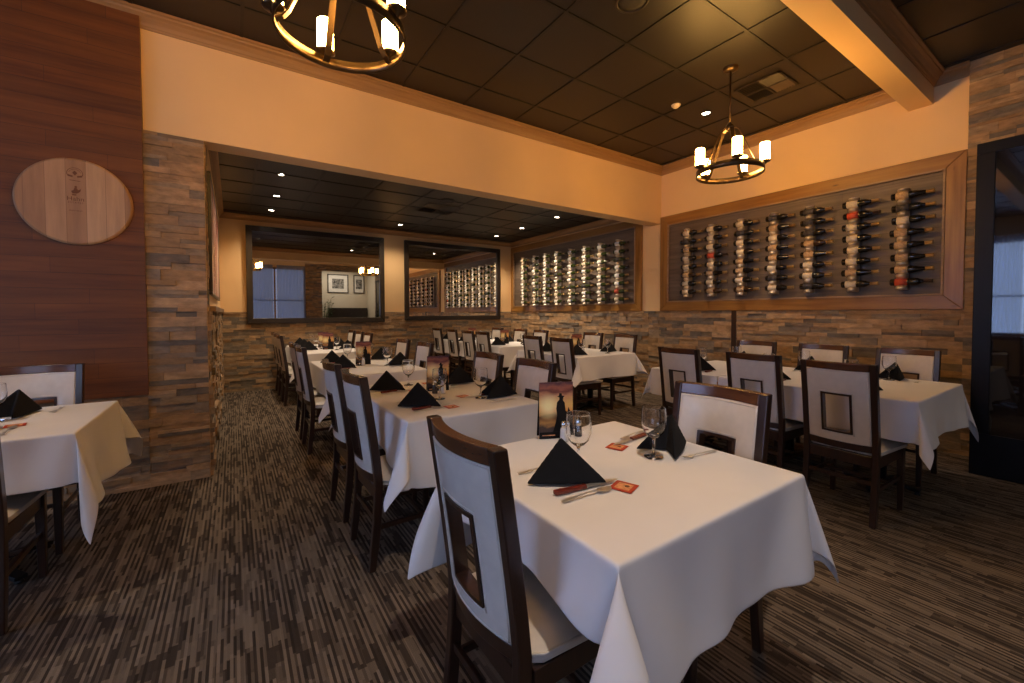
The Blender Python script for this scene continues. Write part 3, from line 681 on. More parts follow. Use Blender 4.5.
# ------------------------------------------------------------------ chairs
def make_chair():
    t = thing('dining_chair', 'x', 'chair', (0, 0, 0), 0, 'dining chairs')
    hw = .20; pw = .034; pd = .040
    def bx(z):       # centre x of the back post at height z
        if z < .46: return -.23 + .035 * math.sin(PI / 2 * z / .46)
        return -.195 - .070 * ((z - .46) / .525) ** 1.15
    zs = [0, .12, .24, .36, .46, .56, .66, .76, .86, .94, .985]
    for s in (-1, 1):
        mb = MB(); vs = []
        for z in zs:
            c = bx(z); d = pd * (.8 if z == 0 else 1); y = s * (hw - pw / 2)
            vs += [(c - d / 2, y - pw / 2, z), (c + d / 2, y - pw / 2, z), (c + d / 2, y + pw / 2, z), (c - d / 2, y + pw / 2, z)]
        fs = [(0, 3, 2, 1), tuple(4 * (len(zs) - 1) + i for i in range(4))]
        for j in range(len(zs) - 1):
            for i in range(4): fs.append((4 * j + i, 4 * j + (i + 1) % 4, 4 * j + 4 + (i + 1) % 4, 4 * j + 4 + i))
        mb.add(vs, fs).build('leg', WALNUT, t, bevel=.005)
        # front leg, tapered
        y = s * (hw - pw / 2 + .004)
        MB().hexa([(.218 - .014, y - .014, 0), (.218 + .014, y - .014, 0), (.218 + .014, y + .014, 0), (.218 - .014, y + .014, 0)],
                  [(.212 - .019, y - .019, .414), (.212 + .019, y - .019, .414), (.212 + .019, y + .019, .414), (.212 - .019, y + .019, .414)]).build('leg', WALNUT, t, bevel=.004)
    iw = hw - pw
    def curved(z0, z1, th, y0, y1, off=0, n=12, sag=.030, zr=1):
        """curved slab between the posts"""
        vs = []; fs = []
        m_ = zr + 1
        for i in range(n + 1):
            y = y0 + (y1 - y0) * i / n; bow = -sag * (1 - (y / iw) ** 2)
            for k in range(m_):
                z = z0 + (z1 - z0) * k / zr; c = bx(z) + bow + off
                vs += [(c - th / 2, y, z), (c + th / 2, y, z)]
        w_ = 2 * m_
        for i in range(n):
            for k in range(zr):
                a = i * w_ + 2 * k; b = a + w_
                fs += [(a, a + 2, b + 2, b), (a + 1, b + 1, b + 3, a + 3)]
            a = i * w_; b = a + w_; fs.append((a, b, b + 1, a + 1))
            a = i * w_ + 2 * zr; b = a + w_; fs.append((a, a + 1, b + 1, b))
        for i, fl in ((0, 0), (n, 1)):
            for k in range(zr):
                a = i * w_ + 2 * k; fs.append((a, a + 1, a + 3, a + 2))
        return vs, fs
    MB().add(*curved(.937, .985, .036, -iw, iw)).build('top_rail', RAILW, t, bevel=.005)
    MB().add(*curved(.440, .482, .030, -iw, iw)).build('bottom_rail', WALNUT, t, bevel=.004)
    # upholstered back with a square opening: four slabs welded to one mesh by booleans-free layout
    hy = .080; hz0, hz1 = .540, .788; th = .032
    ys = [-iw + (iw - hy) * i / 4 for i in range(5)] + [-hy + 2 * hy * i / 5 for i in range(1, 6)] + [hy + (iw - hy) * i / 4 for i in range(1, 5)]
    zz = [.482 + (hz0 - .482) * i / 3 for i in range(4)] + [hz0 + (hz1 - hz0) * i / 5 for i in range(1, 6)] + [hz1 + (.937 - hz1) * i / 4 for i in range(1, 5)]
    vs = []; fs = []; nz_ = len(zz)
    for y in ys:
        for z in zz:
            e_ = min(iw - abs(y), z - .482, .937 - z)
            if abs(y) < hy + .06 and hz0 - .06 < z < hz1 + .06: e_ = min(e_, max(abs(y) - hy, hz0 - z, z - hz1, 0))
            puff = .007 * min(1, max(e_, 0) / .035); c = bx(z) - .030 * (1 - (y / iw) ** 2)
            vs += [(c - th / 2 - puff * .5, y, z), (c + th / 2 + puff, y, z)]
    solid_ = lambda i, k: 0 <= i < len(ys) - 1 and 0 <= k < nz_ - 1 and not (abs((ys[i] + ys[i + 1]) / 2) < hy and hz0 < (zz[k] + zz[k + 1]) / 2 < hz1)
    I = lambda i, k, sd: 2 * (i * nz_ + k) + sd
    for i in range(len(ys) - 1):
        for k in range(nz_ - 1):
            if not solid_(i, k): continue
            fs += [(I(i, k, 0), I(i, k + 1, 0), I(i + 1, k + 1, 0), I(i + 1, k, 0)), (I(i, k, 1), I(i + 1, k, 1), I(i + 1, k + 1, 1), I(i, k + 1, 1))]
            for (di, dk, p, q) in ((-1, 0, (i, k), (i, k + 1)), (1, 0, (i + 1, k), (i + 1, k + 1)), (0, -1, (i, k), (i + 1, k)), (0, 1, (i, k + 1), (i + 1, k + 1))):
                if not solid_(i + di, k + dk): fs.append((I(*p, 0), I(*q, 0), I(*q, 1), I(*p, 1)))
    b = MB().add(vs, fs, True).build('backrest', LEATHER, t, bevel=.004, seg=2)
    # piping around panel and opening
    def path(y0, y1, z0, z1, off):
        P = []
        for (ya, za, yb, zb) in ((y0, z0, y1, z0), (y1, z0, y1, z1), (y1, z1, y0, z1), (y0, z1, y0, z0)):
            for i in range(8):
                y = ya + (yb - ya) * i / 8; z = za + (zb - za) * i / 8
                P.append((bx(z) - .030 * (1 - (y / iw) ** 2) + off, y, z))
        P.append(P[0]); return P
    for sgn in (-1, 1):
        pp = MB().tube(path(-iw + .007, iw - .007, .489, .930, sgn * .0165), .0034, 6)
        pp.tube(path(-hy - .010, hy + .010, hz0 - .010, hz1 + .010, sgn * .0165), .0030, 6)
        pp.build('piping', LEATHER, b)
    tr_ = MB()
    tr_.add(*curved(hz1 - .010, hz1 + .002, th + .010, -hy, hy, 0, 5)); tr_.add(*curved(hz0 - .002, hz0 + .010, th + .010, -hy, hy, 0, 5))
    tr_.add(*curved(hz0, hz1, th + .010, -hy - .002, -hy + .010, 0, 1, zr=5)); tr_.add(*curved(hz0, hz1, th + .010, hy - .010, hy + .002, 0, 1, zr=5))
    tr_.build('opening_trim', WALNUT, b)
    # seat
    st = MB(); n = 10; vs = []; fs = []
    x0, x1 = -.175, .245
    for i in range(n + 1):
        for j in range(n + 1):
            u, v = i / n, j / n; x = x0 + (x1 - x0) * u; w = hw - .012 + .024 * u
            if u < .08: w = iw - .002
            dome = .028 * (1 - (2 * u - 1) ** 4) * (1 - (2 * v - 1) ** 4) 
            vs.append((x, (2 * v - 1) * w,   .444 + dome))
    for i in range(n):
        for j in range(n): a = i * (n + 1) + j; fs.append((a, a + n + 1, a + n + 2, a + 1))
    base = len(vs)
    rim = [j for j in range(n + 1)] + [i * (n + 1) + n for i in range(1, n + 1)] + [n * (n + 1) + j for j in range(n - 1, -1, -1)] + [i * (n + 1) for i in range(n - 1, 0, -1)]
    for r_ in rim: x, y, z = vs[r_]; vs.append((x, y, .416))
    k = len(rim)
    for i in range(k): fs.append((rim[i], rim[(i + 1) % k], base + (i + 1) % k, base + i))
    fs.append(tuple(base + i for i in range(k)))
    se = st.add(vs, fs, True).build('seat', LEATHER, t, bevel=.006)
    pr_ = [(vs[r_][0], vs[r_][1], .441) for r_ in rim]; pr_.append(pr_[0])
    MB().tube(pr_, .0042, 6).build('piping', LEATHER, se)
    ap = MB(); ap.box(-.165, .20, hw - .026, hw - .006, .350, .415); ap.box(-.165, .20, -hw + .006, -hw + .026, .350, .415)
    ap.box(.195, .217, -hw + .02, hw - .02, .350, .415); ap.box(-.205, -.185, -iw, iw, .350, .415)
    ap.build('seat_frame', WALNUT, t, bevel=.003)
    for y in (-hw + .017, hw - .017): MB().bar([(-.205, y, .215), (.21, y, .215)], .016, .024).build('stretcher', WALNUT, t, bevel=.002)
    MB().bar([(-.205, -iw, .255), (-.205, iw, .255)], .016, .026).build('stretcher', WALNUT, t, bevel=.002)
    MB().bar([(.05, -hw + .02, .215), (.05, hw - .02, .215)], .016, .022).build('stretcher', WALNUT, t, bevel=.002)
    return t
chair0 = make_chair(); ctree = snap(chair0); cused = [False]
def chair(x, y, rz, label):
    if not cused[0]: cused[0] = True; chair0.location = (x, y, 0); chair0.rotation_euler = (0, 0, rz); chair0['label'] = label; return chair0
    return dup(ctree, (x, y, 0), rz, label)

# ------------------------------------------------------------------ tables and cloths
TZ = .748
def table(x0, x1, y0, y1, label, cols=None):
    t = thing('dining_table', label, 'table', ((x0 + x1) / 2, (y0 + y1) / 2, 0), 0, 'pedestal tables under the cloths')
    a, b = (x1 - x0) / 2 - .004, (y1 - y0) / 2 - .004
    MB().box(-a, a, -b, b, TZ - .032, TZ - .003).build('tabletop', WALNUT, t, bevel=.004)
    cs = [(0, 0)] if max(a, b) < .5 else ([(0, -b * .5), (0, b * .5)] if b > a else [(-a * .5, 0), (a * .5, 0)])
    if cols: cs = cols
    for (cx, cy) in cs:
        MB().lathe([(.035, .03), (.035, TZ - .05), (.09, TZ - .034)], 20, (cx, cy, 0)).build('pedestal', IRON, t)
        f = MB()
        for k in range(4):
            an = PI / 4 + k * PI / 2 if len(cs) == 1 else k * PI / 2
            rl = .27 if len(cs) == 1 else .22
            c, s_ = math.cos(an), math.sin(an)
            f.bar([(cx, cy, .055), (cx + c * rl * .5, cy + s_ * rl * .5, .045), (cx + c * rl, cy + s_ * rl, .026)], .05, .022)
        f.build('cross_base', IRON, t, bevel=.004)
        g = MB()
        for k in range(4):
            an = PI / 4 + k * PI / 2 if len(cs) == 1 else k * PI / 2
            rl = .255 if len(cs) == 1 else .205
            g.lathe([(.016, 0), (.018, .004), (.012, .017), (0, .017)], 12, (cx + math.cos(an) * rl, cy + math.sin(an) * rl, 0))
        g.build('glide_foot', IRON, t)
    return t
def cloth(x0, x1, y0, y1, ov, label, seed, amp=(.7, .7, .7, .7), flare=.05, stretch=(0, 0, 0, 0)):
    """ov = (x-,x+,y-,y+) overhangs. amp = corner fold openness for (x-y-, x+y-, x+y+, x-y+)"""
    rn = random.Random(seed); R_ = .009; st = .0225
    def axis(a, b, o0, o1):
        c = [a - o0 + o0 * i / round(o0 / st) for i in range(round(o0 / st))]
        fine = [a + .0, a + .01, a + .03]
        m_ = [a + .03 + (b - a - .06) * i / 22 for i in range(1, 22)]
        d = [b - .03, b - .01, b]
        e_ = [b + o1 * i / round(o1 / st) for i in range(1, round(o1 / st) + 1)]
        ex = [a - .006, a - .012, b + .006, b + .012]
        return sorted(set(round(q, 5) for q in c + fine + m_ + d + e_ + ex))
    U, V = axis(x0, x1, ov[0], ov[1]), axis(y0, y1, ov[2], ov[3])
    ph = [rn.uniform(0, 6) for _ in range(8)]
    def arc(s_):
        if s_ < R_ * PI / 2: return R_ * math.sin(s_ / R_), R_ * (1 - math.cos(s_ / R_)), 0
        return R_, R_, s_ - R_ * PI / 2
    def side(s_, tpar, length, k):
        h, dr, l = arc(s_); q = tpar / length
        w = math.sin(PI * min(max(q, 0), 1)) ** .7
        rip = w * (.020 * math.sin(2 * PI * q * max(1.3, length * 1.7) + ph[k]) + .009 * math.sin(2 * PI * q * length * 4.3 + ph[k + 4]))
        fl = flare * (1 - .65 * w)
        tc = min(tpar, length - tpar); bump_ = .16 * l * math.exp(-((tc - .38 * l - .01) / (.10 + .15 * l)) ** 2) * min(1, tc / .03)
        off = fl * l + rip * (l / .3) ** 1.4 + bump_
        return h + max(off, -h * .5), dr + l * .985
    vs = []
    for u in U:
        for v in V:
            dx = u - x0 if u < x0 else (u - x1 if u > x1 else 0); dy = v - y0 if v < y0 else (v - y1 if v > y1 else 0)
            bx_, by_ = min(max(u, x0), x1), min(max(v, y0), y1)
            if not dx and not dy: vs.append((u, v, TZ + .0015 * 0)); continue
            if dx and not dy:
                o_, d_ = side(abs(dx), v - y0, y1 - y0, 0 if dx < 0 else 1); vs.append((bx_ + math.copysign(o_, dx), v, TZ - d_)); continue
            if dy and not dx:
                o_, d_ = side(abs(dy), u - x0, x1 - x0, 2 if dy < 0 else 3); vs.append((u, by_ + math.copysign(o_, dy), TZ - d_)); continue
            sx, sy = math.copysign(1, dx), math.copysign(1, dy)
            r = math.hypot(dx, dy); th = math.atan2(abs(dy), abs(dx)); s_ = 2 * th
            A = amp[0 if (sx < 0 and sy < 0) else 1 if (sx > 0 and sy < 0) else 2 if sx > 0 else 3]
            K_ = stretch[0 if (sx < 0 and sy < 0) else 1 if (sx > 0 and sy < 0) else 2 if sx > 0 else 3]; r *= 1 + K_ * math.sin(s_) ** 2
            h, dr, l = arc(r)
            sn = math.sin(s_)
            hx = sx * (A * sn * (.5 - .5 * math.cos(s_)) * 1.25 + flare * math.cos(th) ** 2)
            hy = sy * (A * sn * (.5 + .5 * math.cos(s_)) * 1.25 + flare * math.sin(th) ** 2)
            q = math.sqrt(1 + (hx * hx + hy * hy)); ct, stn = math.cos(th), math.sin(th)
            bend = 1 - .10 * (l / .5) if A > .3 else 1
            vs.append((bx_ + sx * h * ct + hx * l / q * bend, by_ + sy * h * stn + hy * l / q * bend, TZ - dr - l / q * .985 * (2 - bend if A > .3 else 1) ** .5))
    m_ = len(V); fs = []
    for i in range(len(U) - 1):
        for j in range(m_ - 1): a = i * m_ + j; fs.append((a, a + m_, a + m_ + 1, a + 1))
    o = MB().add(vs, fs, True).build('tablecloth', LINEN)
    cx, cy = (x0 + x1) / 2, (y0 + y1) / 2
    o.data.transform(Matrix.Translation((-cx, -cy, 0))); o.location = (cx, cy, 0)
    q = o.modifiers.new('solid', 'SOLIDIFY'); q.thickness = .0018; q.offset = 1
    q = o.modifiers.new('sub', 'SUBSURF'); q.levels = 1; q.render_levels = 1
    return tag(o, label, 'tablecloth', 'white tablecloths')

# ------------------------------------------------------------------ table ware
CT = TZ + .0025
def make_napkin():
    mb = MB()
    T, A, B, P_, Q = Vector((-.13, 0, .004)), Vector((.125, -.085, .004)), Vector((.125, .085, .004)), Vector((-.005, 0, .145)), Vector((.035, 0, .002))
    n = 8
    def tri(a, b, c, bulge, off):      # curved triangular sheet, a apex
        vs = []; idx = {}
        nn = (b - a).cross(c - a).normalized()
        for i in range(n + 1):
            for j in range(i + 1):
                u = i / n; v = j / i if i else 0
                p = a.lerp(b.lerp(c, v), u); k = u * (1 - abs(2 * v - 1)) * (1 - u * .35)
                idx[(i, j)] = len(vs); vs.append(p + nn * bulge * k * u)
        fs = []
        for i in range(n):
            for j in range(i + 1):
                fs.append((idx[(i, j)], idx[(i + 1, j)], idx[(i + 1, j + 1)]))
                if j < i: fs.append((idx[(i, j)], idx[(i + 1, j + 1)], idx[(i, j + 1)]))
        return vs, fs
    mb.add(*tri(P_, T, A, .014, 0), True); mb.add(*tri(P_, B, T, .014, 0), True)
    mb.add(*tri(P_ - Vector((0, 0, .004)), A, Q, -.008, 0), True); mb.add(*tri(P_ - Vector((0, 0, .004)), Q, B, -.008, 0), True)
    o = mb.build('folded_napkin', NAPKIN, fix=False)
    q = o.modifiers.new('weld', 'WELD'); q.merge_threshold = .0005
    q = o.modifiers.new('solid', 'SOLIDIFY'); q.thickness = .006; q.offset = 0
    q = o.modifiers.new('sub', 'SUBSURF'); q.levels = 1; q.render_levels = 1
    return tag(o, 'x', 'napkin')
def make_glass():
    t = [(0, 0), (.034, .0), (.036, .002), (.034, .004), (.012, .008), (.006, .014), (.0048, .03), (.0048, .062), (.008, .072), (.022, .080), (.036, .096), (.0445, .12), (.046, .145), (.0445, .168), (.0425, .188), (.0424, .1900), (.0421, .1912), (.0416, .1912), (.0413, .1900), (.0412, .188), (.0432, .168), (.0445, .145), (.043, .12), (.0345, .0975), (.020, .083), (.004, .078), (0, .0775)]
    o = MB().lathe(t, 32).build('water_goblet', GLASS); return tag(o, 'x', 'glass')
def flat(poly, z0, th): m_ = MB().prism(poly, (0, 0, z0), (1, 0, 0), (0, 1, 0), (0, 0, th)); return m_
def make_fork():
    mb = MB()
    L_ = .19
    mb.add(*strip([(-.095, .006, .003), (-.06, .0055, .004), (.0, .003, .006), (.03, .003, .007), (.042, .009, .006), (.055, .0115, .004), (.062, .0115, .004)], .002))
    for k in range(4): y = -.0095 + k * .0063; mb.add(*strip2([(.06, .004), (.075, .004), (.095, .009)], y, .0015))
    o = mb.build('fork', STEEL); return tag(o, 'x', 'fork')
def strip(pts, th):      # pts: x, halfwidth, z
    vs = []; fs = []
    for x, w, z in pts: vs += [(x, -w, z), (x, w, z), (x, w, z + th), (x, -w, z + th)]
    n = len(pts)
    for j in range(n - 1):
        for i in range(4): fs.append((4 * j + i, 4 * j + (i + 1) % 4, 4 * j + 4 + (i + 1) % 4, 4 * j + 4 + i))
    fs += [(0, 3, 2, 1), tuple(4 * (n - 1) + i for i in range(4))]
    return vs, fs
def strip2(pts, y, w):
    vs, fs = strip([(x, w, z) for x, z in pts], .0018); return [(a, b_ + y, c) for a, b_, c in vs], fs
def make_spoon():
    mb = MB(); mb.add(*strip([(-.095, .0075, .002), (-.06, .006, .004), (0, .0032, .007), (.035, .0035, .006), (.045, .010, .004), (.060, .0165, .002), (.078, .0165, .002), (.090, .010, .004), (.095, .003, .005)], .002))
    return tag(mb.build('spoon', STEEL, bevel=.0007), 'x', 'spoon')
def make_knife():
    t = thing('steak_knife', 'x', 'knife')
    MB().add(*strip([(-.125, .004, .003), (-.12, .010, .001), (-.09, .011, .0), (-.06, .0085, .0), (-.02, .008, .0), (-.008, .0095, .001)], .012)).build('handle', KNIFEW, t, bevel=.003)
    MB().add(*strip([(-.008, .006, .005), (0, .008, .006), (.06, .010, .006), (.09, .0085, .006), (.118, .001, .006)], .0016)).build('blade', STEEL, t)
    return t
def make_card():
    t = thing('printed_card', 'x', 'card')
    MB().box(-.036, .036, -.036, .036, 0, .0012).build('card_border', REDCARD, t)
    MB().box(-.024, .024, -.024, .024, .0012, .0016).build('card_picture', CREAMC, t)
    MB().lathe([(0, .0016), (.008, .0016), (.008, .0019), (0, .0019)], 12, (.006, -.008, 0)).build('dark_mark', INK, t)
    return t
def make_menu():
    t = thing('menu_stand', 'x', 'menu')
    w, h = .075, .245
    MB().box(-w, w, -.003, .003, 0, h).build('print_panel', SUNSET, t)
    MB().add([(-w, .004, 0), (w, .004, 0), (w, .004, h), (-w, .004, h), (-w, .05, 0), (w, .05, 0)], [(2, 3, 4, 5)]).build('rear_flap', BLACK, t, solid=.002)
    s_ = MB()
    s_.prism([(.012, 0), (.07, 0), (.07, .10), (.055, .135), (.05, .11), (.042, .12), (.038, .155), (.030, .165), (.032, .178), (.038, .184), (.026, .186), (.024, .196), (.014, .197), (.012, .186), (.004, .183), (.014, .178), (.014, .168), (.004, .158), (.0, .13), (.004, .10), (-.002, .07), (-.014, .03), (-.03, 0)], (0, -.004, 0), (1, 0, 0), (0, 0, 1), (0, .0008, 0))
    s_.build('rider_silhouette', BLACK, t)
    s_ = MB(); s_.box(-w, w, -.0045, -.0032, 0, .028); s_.build('dark_footer', BLACK, t)
    for k in range(5): pass
    MB().prism([(-.062, .012), (-.005, .012), (-.005, .016), (-.062, .016)], (0, -.0052, 0), (1, 0, 0), (0, 0, 1), (0, .0005, 0)).build('caption_line', CREAMC, t)
    return t
def make_shaker(mat, nm):
    t = thing(nm, 'x', 'shaker')
    MB().lathe([(0, 0), (.017, 0), (.019, .004), (.017, .05), (.013, .062), (0, .062)], 10).build('glass_body', mat, t)
    MB().lathe([(.0135, .058), (.0145, .06), (.0145, .078), (.010, .086), (0, .088)], 16).build('metal_cap', CHROME, t)
    return t
SHG = simple('shaker_glass_salt', (.70, .70, .72), .12, 0, .6); PEP = simple('pepper_fill', (.05, .04, .04), .15, 0, .6)
protos = {'nap': make_napkin(), 'glass': make_glass(), 'fork': make_fork(), 'spoon': make_spoon(), 'knife': make_knife(), 'card': make_card(), 'menu': make_menu(), 'salt': make_shaker(SHG, 'salt_shaker'), 'pepper': make_shaker(PEP, 'pepper_shaker')}
trees = {k: snap(v) for k, v in protos.items()}; pus = {k: False for k in protos}
GRP = {'nap': 'black folded napkins', 'glass': 'water goblets', 'fork': 'dinner forks', 'spoon': 'spoons', 'knife': 'steak knives', 'card': 'small red cards', 'menu': 'sunset menu stands', 'salt': 'salt shakers', 'pepper': 'pepper shakers'}
NOUN = {'nap': 'peaked black napkin', 'glass': 'empty water goblet', 'fork': 'steel dinner fork', 'spoon': 'steel spoon', 'knife': 'red handled steak knife', 'card': 'small square red card', 'menu': 'standing sunset menu card', 'salt': 'small salt shaker', 'pepper': 'small pepper shaker'}
def put(k, x, y, rz, where, z=CT):
    lab = NOUN[k] + ' ' + where
    if not pus[k]:
        pus[k] = True; o = protos[k]; o.location = (x, y, z); o.rotation_euler = (0, 0, rz); o['label'] = lab; o['group'] = GRP[k]; return o
    return dup(trees[k], (x, y, z), rz, lab, GRP[k])
def setting(x, y, rz, seat, level=2, jig=None, gl=(.36, .12), nd=.175):
    """(x, y) table edge point of the seat, rz = the way the diner looks; level: how much ware"""
    c, s_ = math.cos(rz), math.sin(rz)
    P = lambda a, b_: (x + a * c - b_ * s_, y + a * s_ + b_ * c)
    jr = random.Random(round(x * 100) + round(y * 1000)); j = lambda q: jr.uniform(-q, q)
    put('nap', *P(nd, .01 + j(.008)), rz + j(.12) - .2, 'at ' + seat)
    put('glass', *P(gl[0] + j(.01), gl[1] + j(.015)), 0, 'at ' + seat)
    if level >= 1:
        put('knife', *P(.225, -.075), rz + .07 + j(.03), 'at ' + seat)
        put('fork', *P(.19, .15), rz + j(.06), 'at ' + seat)
    if level >= 2:
        put('spoon', *P(.185, -.118), rz + .12 + j(.03), 'at ' + seat)
        put('card', *P(.325, -.125), rz + j(.1), 'at ' + seat)

# ---- placement -----------------------------------------------------------
# nearest table
T1 = (.695, 1.597, .622, 1.46)
table(*T1, 'square pedestal table under the nearest white cloth')
cloth(*T1, (.19, .27, .31, .43), 'white cloth on the nearest square table, its corners hanging in folds', 21, (.95, .30, .6, .5), .06, (0, -.02, 0, .1))
chair(.768, 1.0, .0, 'nearest dining chair, seen from behind at the left of the closest table')
chair(1.425, .965, PI, 'chair facing the camera across the closest table, cream front and red brown rail')
NEAR = 'the left seat of the closest table'; FAR = 'the right seat of the closest table'
put('nap', .885, 1.035, -.24, 'at ' + NEAR); put('glass', 1.015, 1.095, 0, 'at ' + NEAR)
put('knife', .915, .945, -.13, 'at ' + NEAR); put('spoon', .875, .905, -.05, 'at ' + NEAR); put('fork', .89, 1.145, -.1, 'at ' + NEAR); put('card', 1.013, .885, .35, 'at ' + NEAR)
put('nap', 1.455, 1.03, PI + .12, 'at ' + FAR); put('glass', 1.318, 1.008, 0, 'at ' + FAR)
put('knife', 1.40, 1.19, PI + .12, 'at ' + FAR); put('spoon', 1.47, 1.235, PI + .2, 'at ' + FAR); put('fork', 1.48, .92, PI - .12, 'at ' + FAR); put('card', 1.292, 1.166, .35, 'at ' + FAR)
put('menu', 1.165, 1.40, -.42, 'at the back of the closest table'); put('salt', 1.165, 1.345, 0, 'before the menu card on the closest table'); put('pepper', 1.235, 1.335, 0, 'behind the left goblet of the closest table')

def long_table(T, ov, lab_t, lab_c, seed, amp=(.6, .6, .6, .6), fl=.05, st=(0, 0, 0, 0)):
    table(*T, lab_t); cloth(*T, ov, lab_c, seed, amp, fl, st)
SIDE = .26
# second table of the left row
T2 = (.725, 1.57, 2.03, 3.25)
long_table(T2, (SIDE, SIDE, .34, .3), 'pedestal table under the second cloth of the left row', 'white cloth on the second table of the left row, behind the closest table', 22, (.55, .5, .6, .6))
for y, w in ((2.295, 'near'), (2.895, 'far')):
    chair(.785, y, .02, 'chair at the aisle side of the second table, %s one of the pair' % w)
    setting(.725, y + .04, 0, 'the %s aisle seat of the second table' % w)
for y, w in ((2.19, 'near'), (2.80, 'far')):
    chair(1.385, y, PI, 'chair with cream front at the right of the second table, %s one of the pair' % w)
    setting(1.57, y + .13, PI, 'the %s right seat of the second table' % w, gl=(.25, -.02), nd=.12)
put('menu', 1.19, 2.72, -.25, 'in the middle of the second table'); put('salt', 1.185, 2.62, 0, 'on the second table'); put('pepper', 1.13, 2.64, 0, 'on the second table')
# third table
T3 = (.725, 1.57, 3.83, 5.20)
long_table(T3, (SIDE, SIDE, .32, .3), 'pedestal table under the third cloth of the left row', 'white cloth on the third table of the left row, beyond the header', 23)
for y, w in ((4.375, 'near'), (4.935, 'far')):
    chair(.79, y, 0, 'chair at the aisle side of the third table, %s one of the pair' % w)
    setting(.725, y - .02, 0, 'the %s aisle seat of the third table' % w, 1)
for y, w in ((4.18, 'near'), (4.85, 'far')):
    chair(1.42, y, PI, 'chair with cream front at the right of the third table, %s one of the pair' % w)
    setting(1.57, y + .13, PI, 'the %s right seat of the third table' % w, 1, gl=(.25, -.02), nd=.12)
put('menu', 1.14, 4.55, -.2, 'on the third table of the left row'); put('salt', 1.12, 4.47, 0, 'on the third table')
# fourth table, far
T4 = (.75, 1.62, 6.2, 8.0)
long_table(T4, (SIDE, SIDE, .32, .1), 'pedestal table under the farthest cloth of the left row', 'white cloth on the farthest table of the left row, under the left mirror', 24)
for y, w in ((6.765, 'near'), (7.28, 'middle'), (7.78, 'far')):
    chair(.81, y, 0, 'chair at the aisle side of the farthest left row table, %s of three' % w)
    setting(.75, y, 0, 'the %s aisle seat of the farthest left row table' % w, 0)
for y, w in ((6.70, 'near'), (7.25, 'middle'), (7.80, 'far')):
    chair(1.50, y, PI, 'chair with cream front at the right of the farthest left row table, %s of three' % w)
    setting(1.62, y, PI, 'the %s right seat of the farthest left row table' % w, 0)
for i, y in enumerate((6.75, 7.15)): put('menu', 1.18, y, -.15, ('nearer', 'farther')[i] + ' of two on the farthest left row table')
# right wall table pair in the front room
T7 = (3.45, 4.57, .73, 1.97); T7b = (3.45, 4.57, 2.0, 2.66)
long_table(T7, (SIDE, SIDE, .30, .05), 'pedestal table under the cloth by the bottle panel, nearer', 'white cloth on the table near the black cabinet', 25, (.38, .28, 0, 0), .05, (0, .2, 0, 0))
long_table(T7b, (SIDE, SIDE, .05, .22), 'pedestal table under the cloth by the bottle panel, farther', 'white cloth on the small table end below the bottle panel', 26, (.1, .1, .3, .3))
for (x, y, w) in ((3.405, 1.03, 'nearest'), (3.52, 1.60, 'middle'), (3.50, 2.22, 'farthest')):
    chair(x, y, -.03, 'chair seen from behind at the bottle panel table, %s of three' % w)
    setting(3.45, y + .03, 0, 'the %s near side seat of the bottle panel table' % w, 1, gl=(.36, .1))
for (y, w) in ((1.06, 'nearest'), (1.66, 'middle'), (2.27, 'farthest')):
    chair(4.42, y, PI, 'chair against the stone wall at the bottle panel table, %s of three' % w)
    setting(4.60, y + .02, PI, 'the %s wall side seat of the bottle panel table' % w, 1, gl=(.25, 0), nd=.14)
# rear room right: two tables
T5 = (3.47, 4.50, 3.76, 5.02)
long_table(T5, (SIDE, SIDE, .30, .3), 'pedestal table under the nearer rear room cloth', 'white cloth on the nearer table of the right row in the rear room', 27, (.7, .7, .6, .6))
for (y, w) in ((3.93, 'near'), (4.53, 'far')):
    chair(3.61, y, 0, 'chair seen from behind at the nearer rear room table, %s one of the pair' % w)
    setting(3.47, y + .04, 0, 'the %s left seat of the nearer rear room table' % w, 0)
for (y, w) in ((4.04, 'near'), (4.68, 'far')):
    chair(4.38, y, PI, 'chair against the stone at the nearer rear room table, %s one of the pair' % w)
    setting(4.50, y, PI, 'the %s right seat of the nearer rear room table' % w, 0)
put('menu', 3.95, 4.30, -.3, 'on the nearer rear room table'); put('salt', 3.98, 4.2, 0, 'on the nearer rear room table')
T6 = (3.50, 4.42, 5.60, 6.85); T6b = (3.50, 4.42, 6.88, 8.08)
long_table(T6, (SIDE, SIDE, .33, .05), 'pedestal table under the middle rear room cloth', 'white cloth on the middle table of the right row in the rear room', 28)
long_table(T6b, (SIDE, SIDE, .05, .1), 'pedestal table under the last rear room cloth', 'white cloth on the last table of the right row, under the right mirror', 29, (.1, .1, .3, .3))
for i, (x, y) in enumerate(((3.62, 5.90), (3.62, 6.41), (3.66, 7.12), (3.68, 7.85))):
    w = ('nearest', 'second', 'third', 'last')[i]
    chair(x, y, 0, '%s of four chairs seen from behind along the last right row tables' % w)
    setting(3.50, y + .03, 0, 'the %s left seat of the last right row tables' % w, 0)
for i, (x, y) in enumerate(((4.26, 5.85), (4.26, 6.48), (4.26, 7.30))):
    w = ('nearest', 'middle', 'farthest')[i]
    chair(x, y, PI, '%s of three chairs against the stone along the last right row tables' % w)
    setting(4.42, y, PI, 'the %s right seat of the last right row tables' % w, 0)
put('menu', 3.95, 6.15, -.3, 'on the middle rear room table'); put('menu', 3.95, 7.35, -.3, 'on the last rear room table')
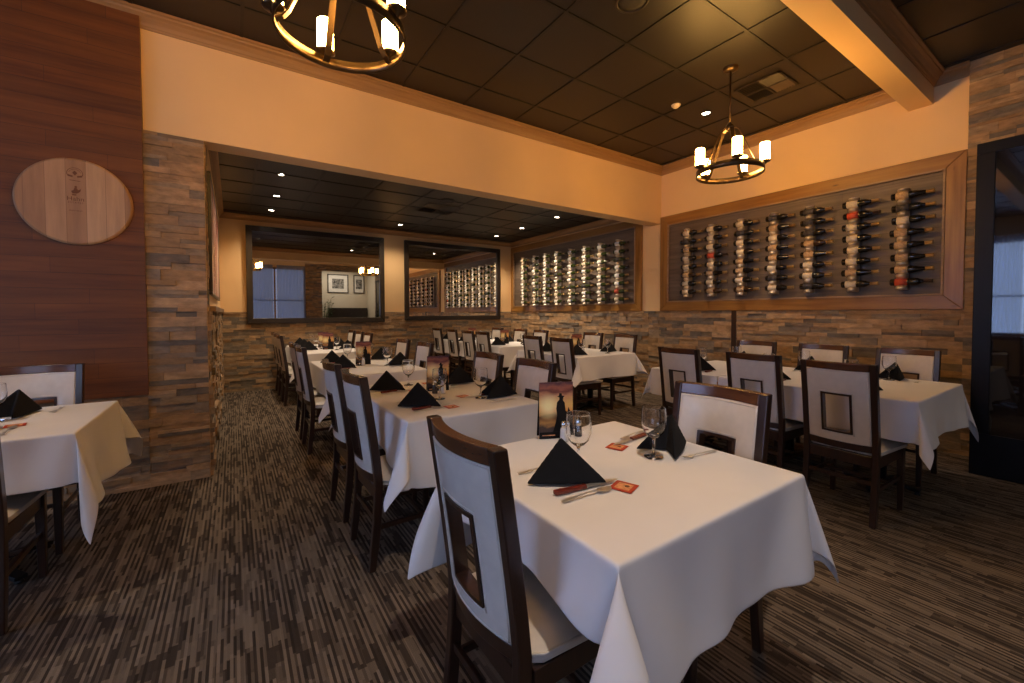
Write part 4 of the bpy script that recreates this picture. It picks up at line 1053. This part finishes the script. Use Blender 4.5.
# left table
T8 = (-1.50, -.625, 2.73, 3.58)
long_table(T8, (.3, .38, .24, SIDE), 'pedestal table under the cloth at the left edge', 'white cloth on the table at the left edge beside the brown boards', 30, (.5, .30, .5, .5), .05, (0, .22, 0, 0))
chair(-.99, 2.76, PI / 2, 'chair at the near side of the left edge table, cut by the picture edge')
chair(-.99, 3.43, -PI / 2, 'chair behind the left edge table, cream front against the boards')
put('nap', -.975, 3.36, -PI / 2 - .5, 'at the far seat of the left edge table'); put('glass', -1.02, 3.22, 0, 'at the far seat of the left edge table')
put('fork', -.84, 3.40, -PI / 2, 'at the far seat of the left edge table'); put('knife', -1.16, 3.38, -PI / 2, 'at the far seat of the left edge table')
put('nap', -1.12, 2.93, PI / 2, 'at the near seat of the left edge table'); put('knife', -.93, 2.93, PI / 2 + .1, 'at the near seat of the left edge table'); put('spoon', -.885, 2.92, PI / 2 + .1, 'at the near seat of the left edge table'); put('card', -.90, 3.05, .2, 'at the near seat of the left edge table')

# ------------------------------------------------------------------ world, camera, view
w = bpy.data.worlds.new('world'); bpy.context.scene.world = w; w.use_nodes = True
w.node_tree.nodes['Background'].inputs[0].default_value = (.35, .45, .7, 1); w.node_tree.nodes['Background'].inputs[1].default_value = .3
yaw, pit, rol = math.radians(33.737), math.radians(1.5233), math.radians(.146)
F = Vector((math.sin(yaw) * math.cos(pit), math.cos(yaw) * math.cos(pit), -math.sin(pit)))
r0 = Vector((math.cos(yaw), -math.sin(yaw), 0)); d0 = F.cross(r0)
r = r0 * math.cos(rol) + d0 * math.sin(rol); d = -r0 * math.sin(rol) + d0 * math.cos(rol)
cam = bpy.data.cameras.new('camera'); co = bpy.data.objects.new('camera', cam); C.objects.link(co)
M = Matrix((r, -d, -F)).transposed().to_4x4(); M.translation = Vector((0, 0, 1.30)); co.matrix_world = M
cam.sensor_width = 36; cam.lens = 417.283 / 1024 * 36; cam.shift_y = (323.41 - 341.5) / 1024; cam.clip_start = .02
sc = bpy.context.scene; sc.camera = co
sc.view_settings.view_transform = 'Standard'; sc.view_settings.look = 'None'; sc.view_settings.gamma = 1; sc.view_settings.use_curve_mapping = False
sc.view_settings.exposure = 0.3
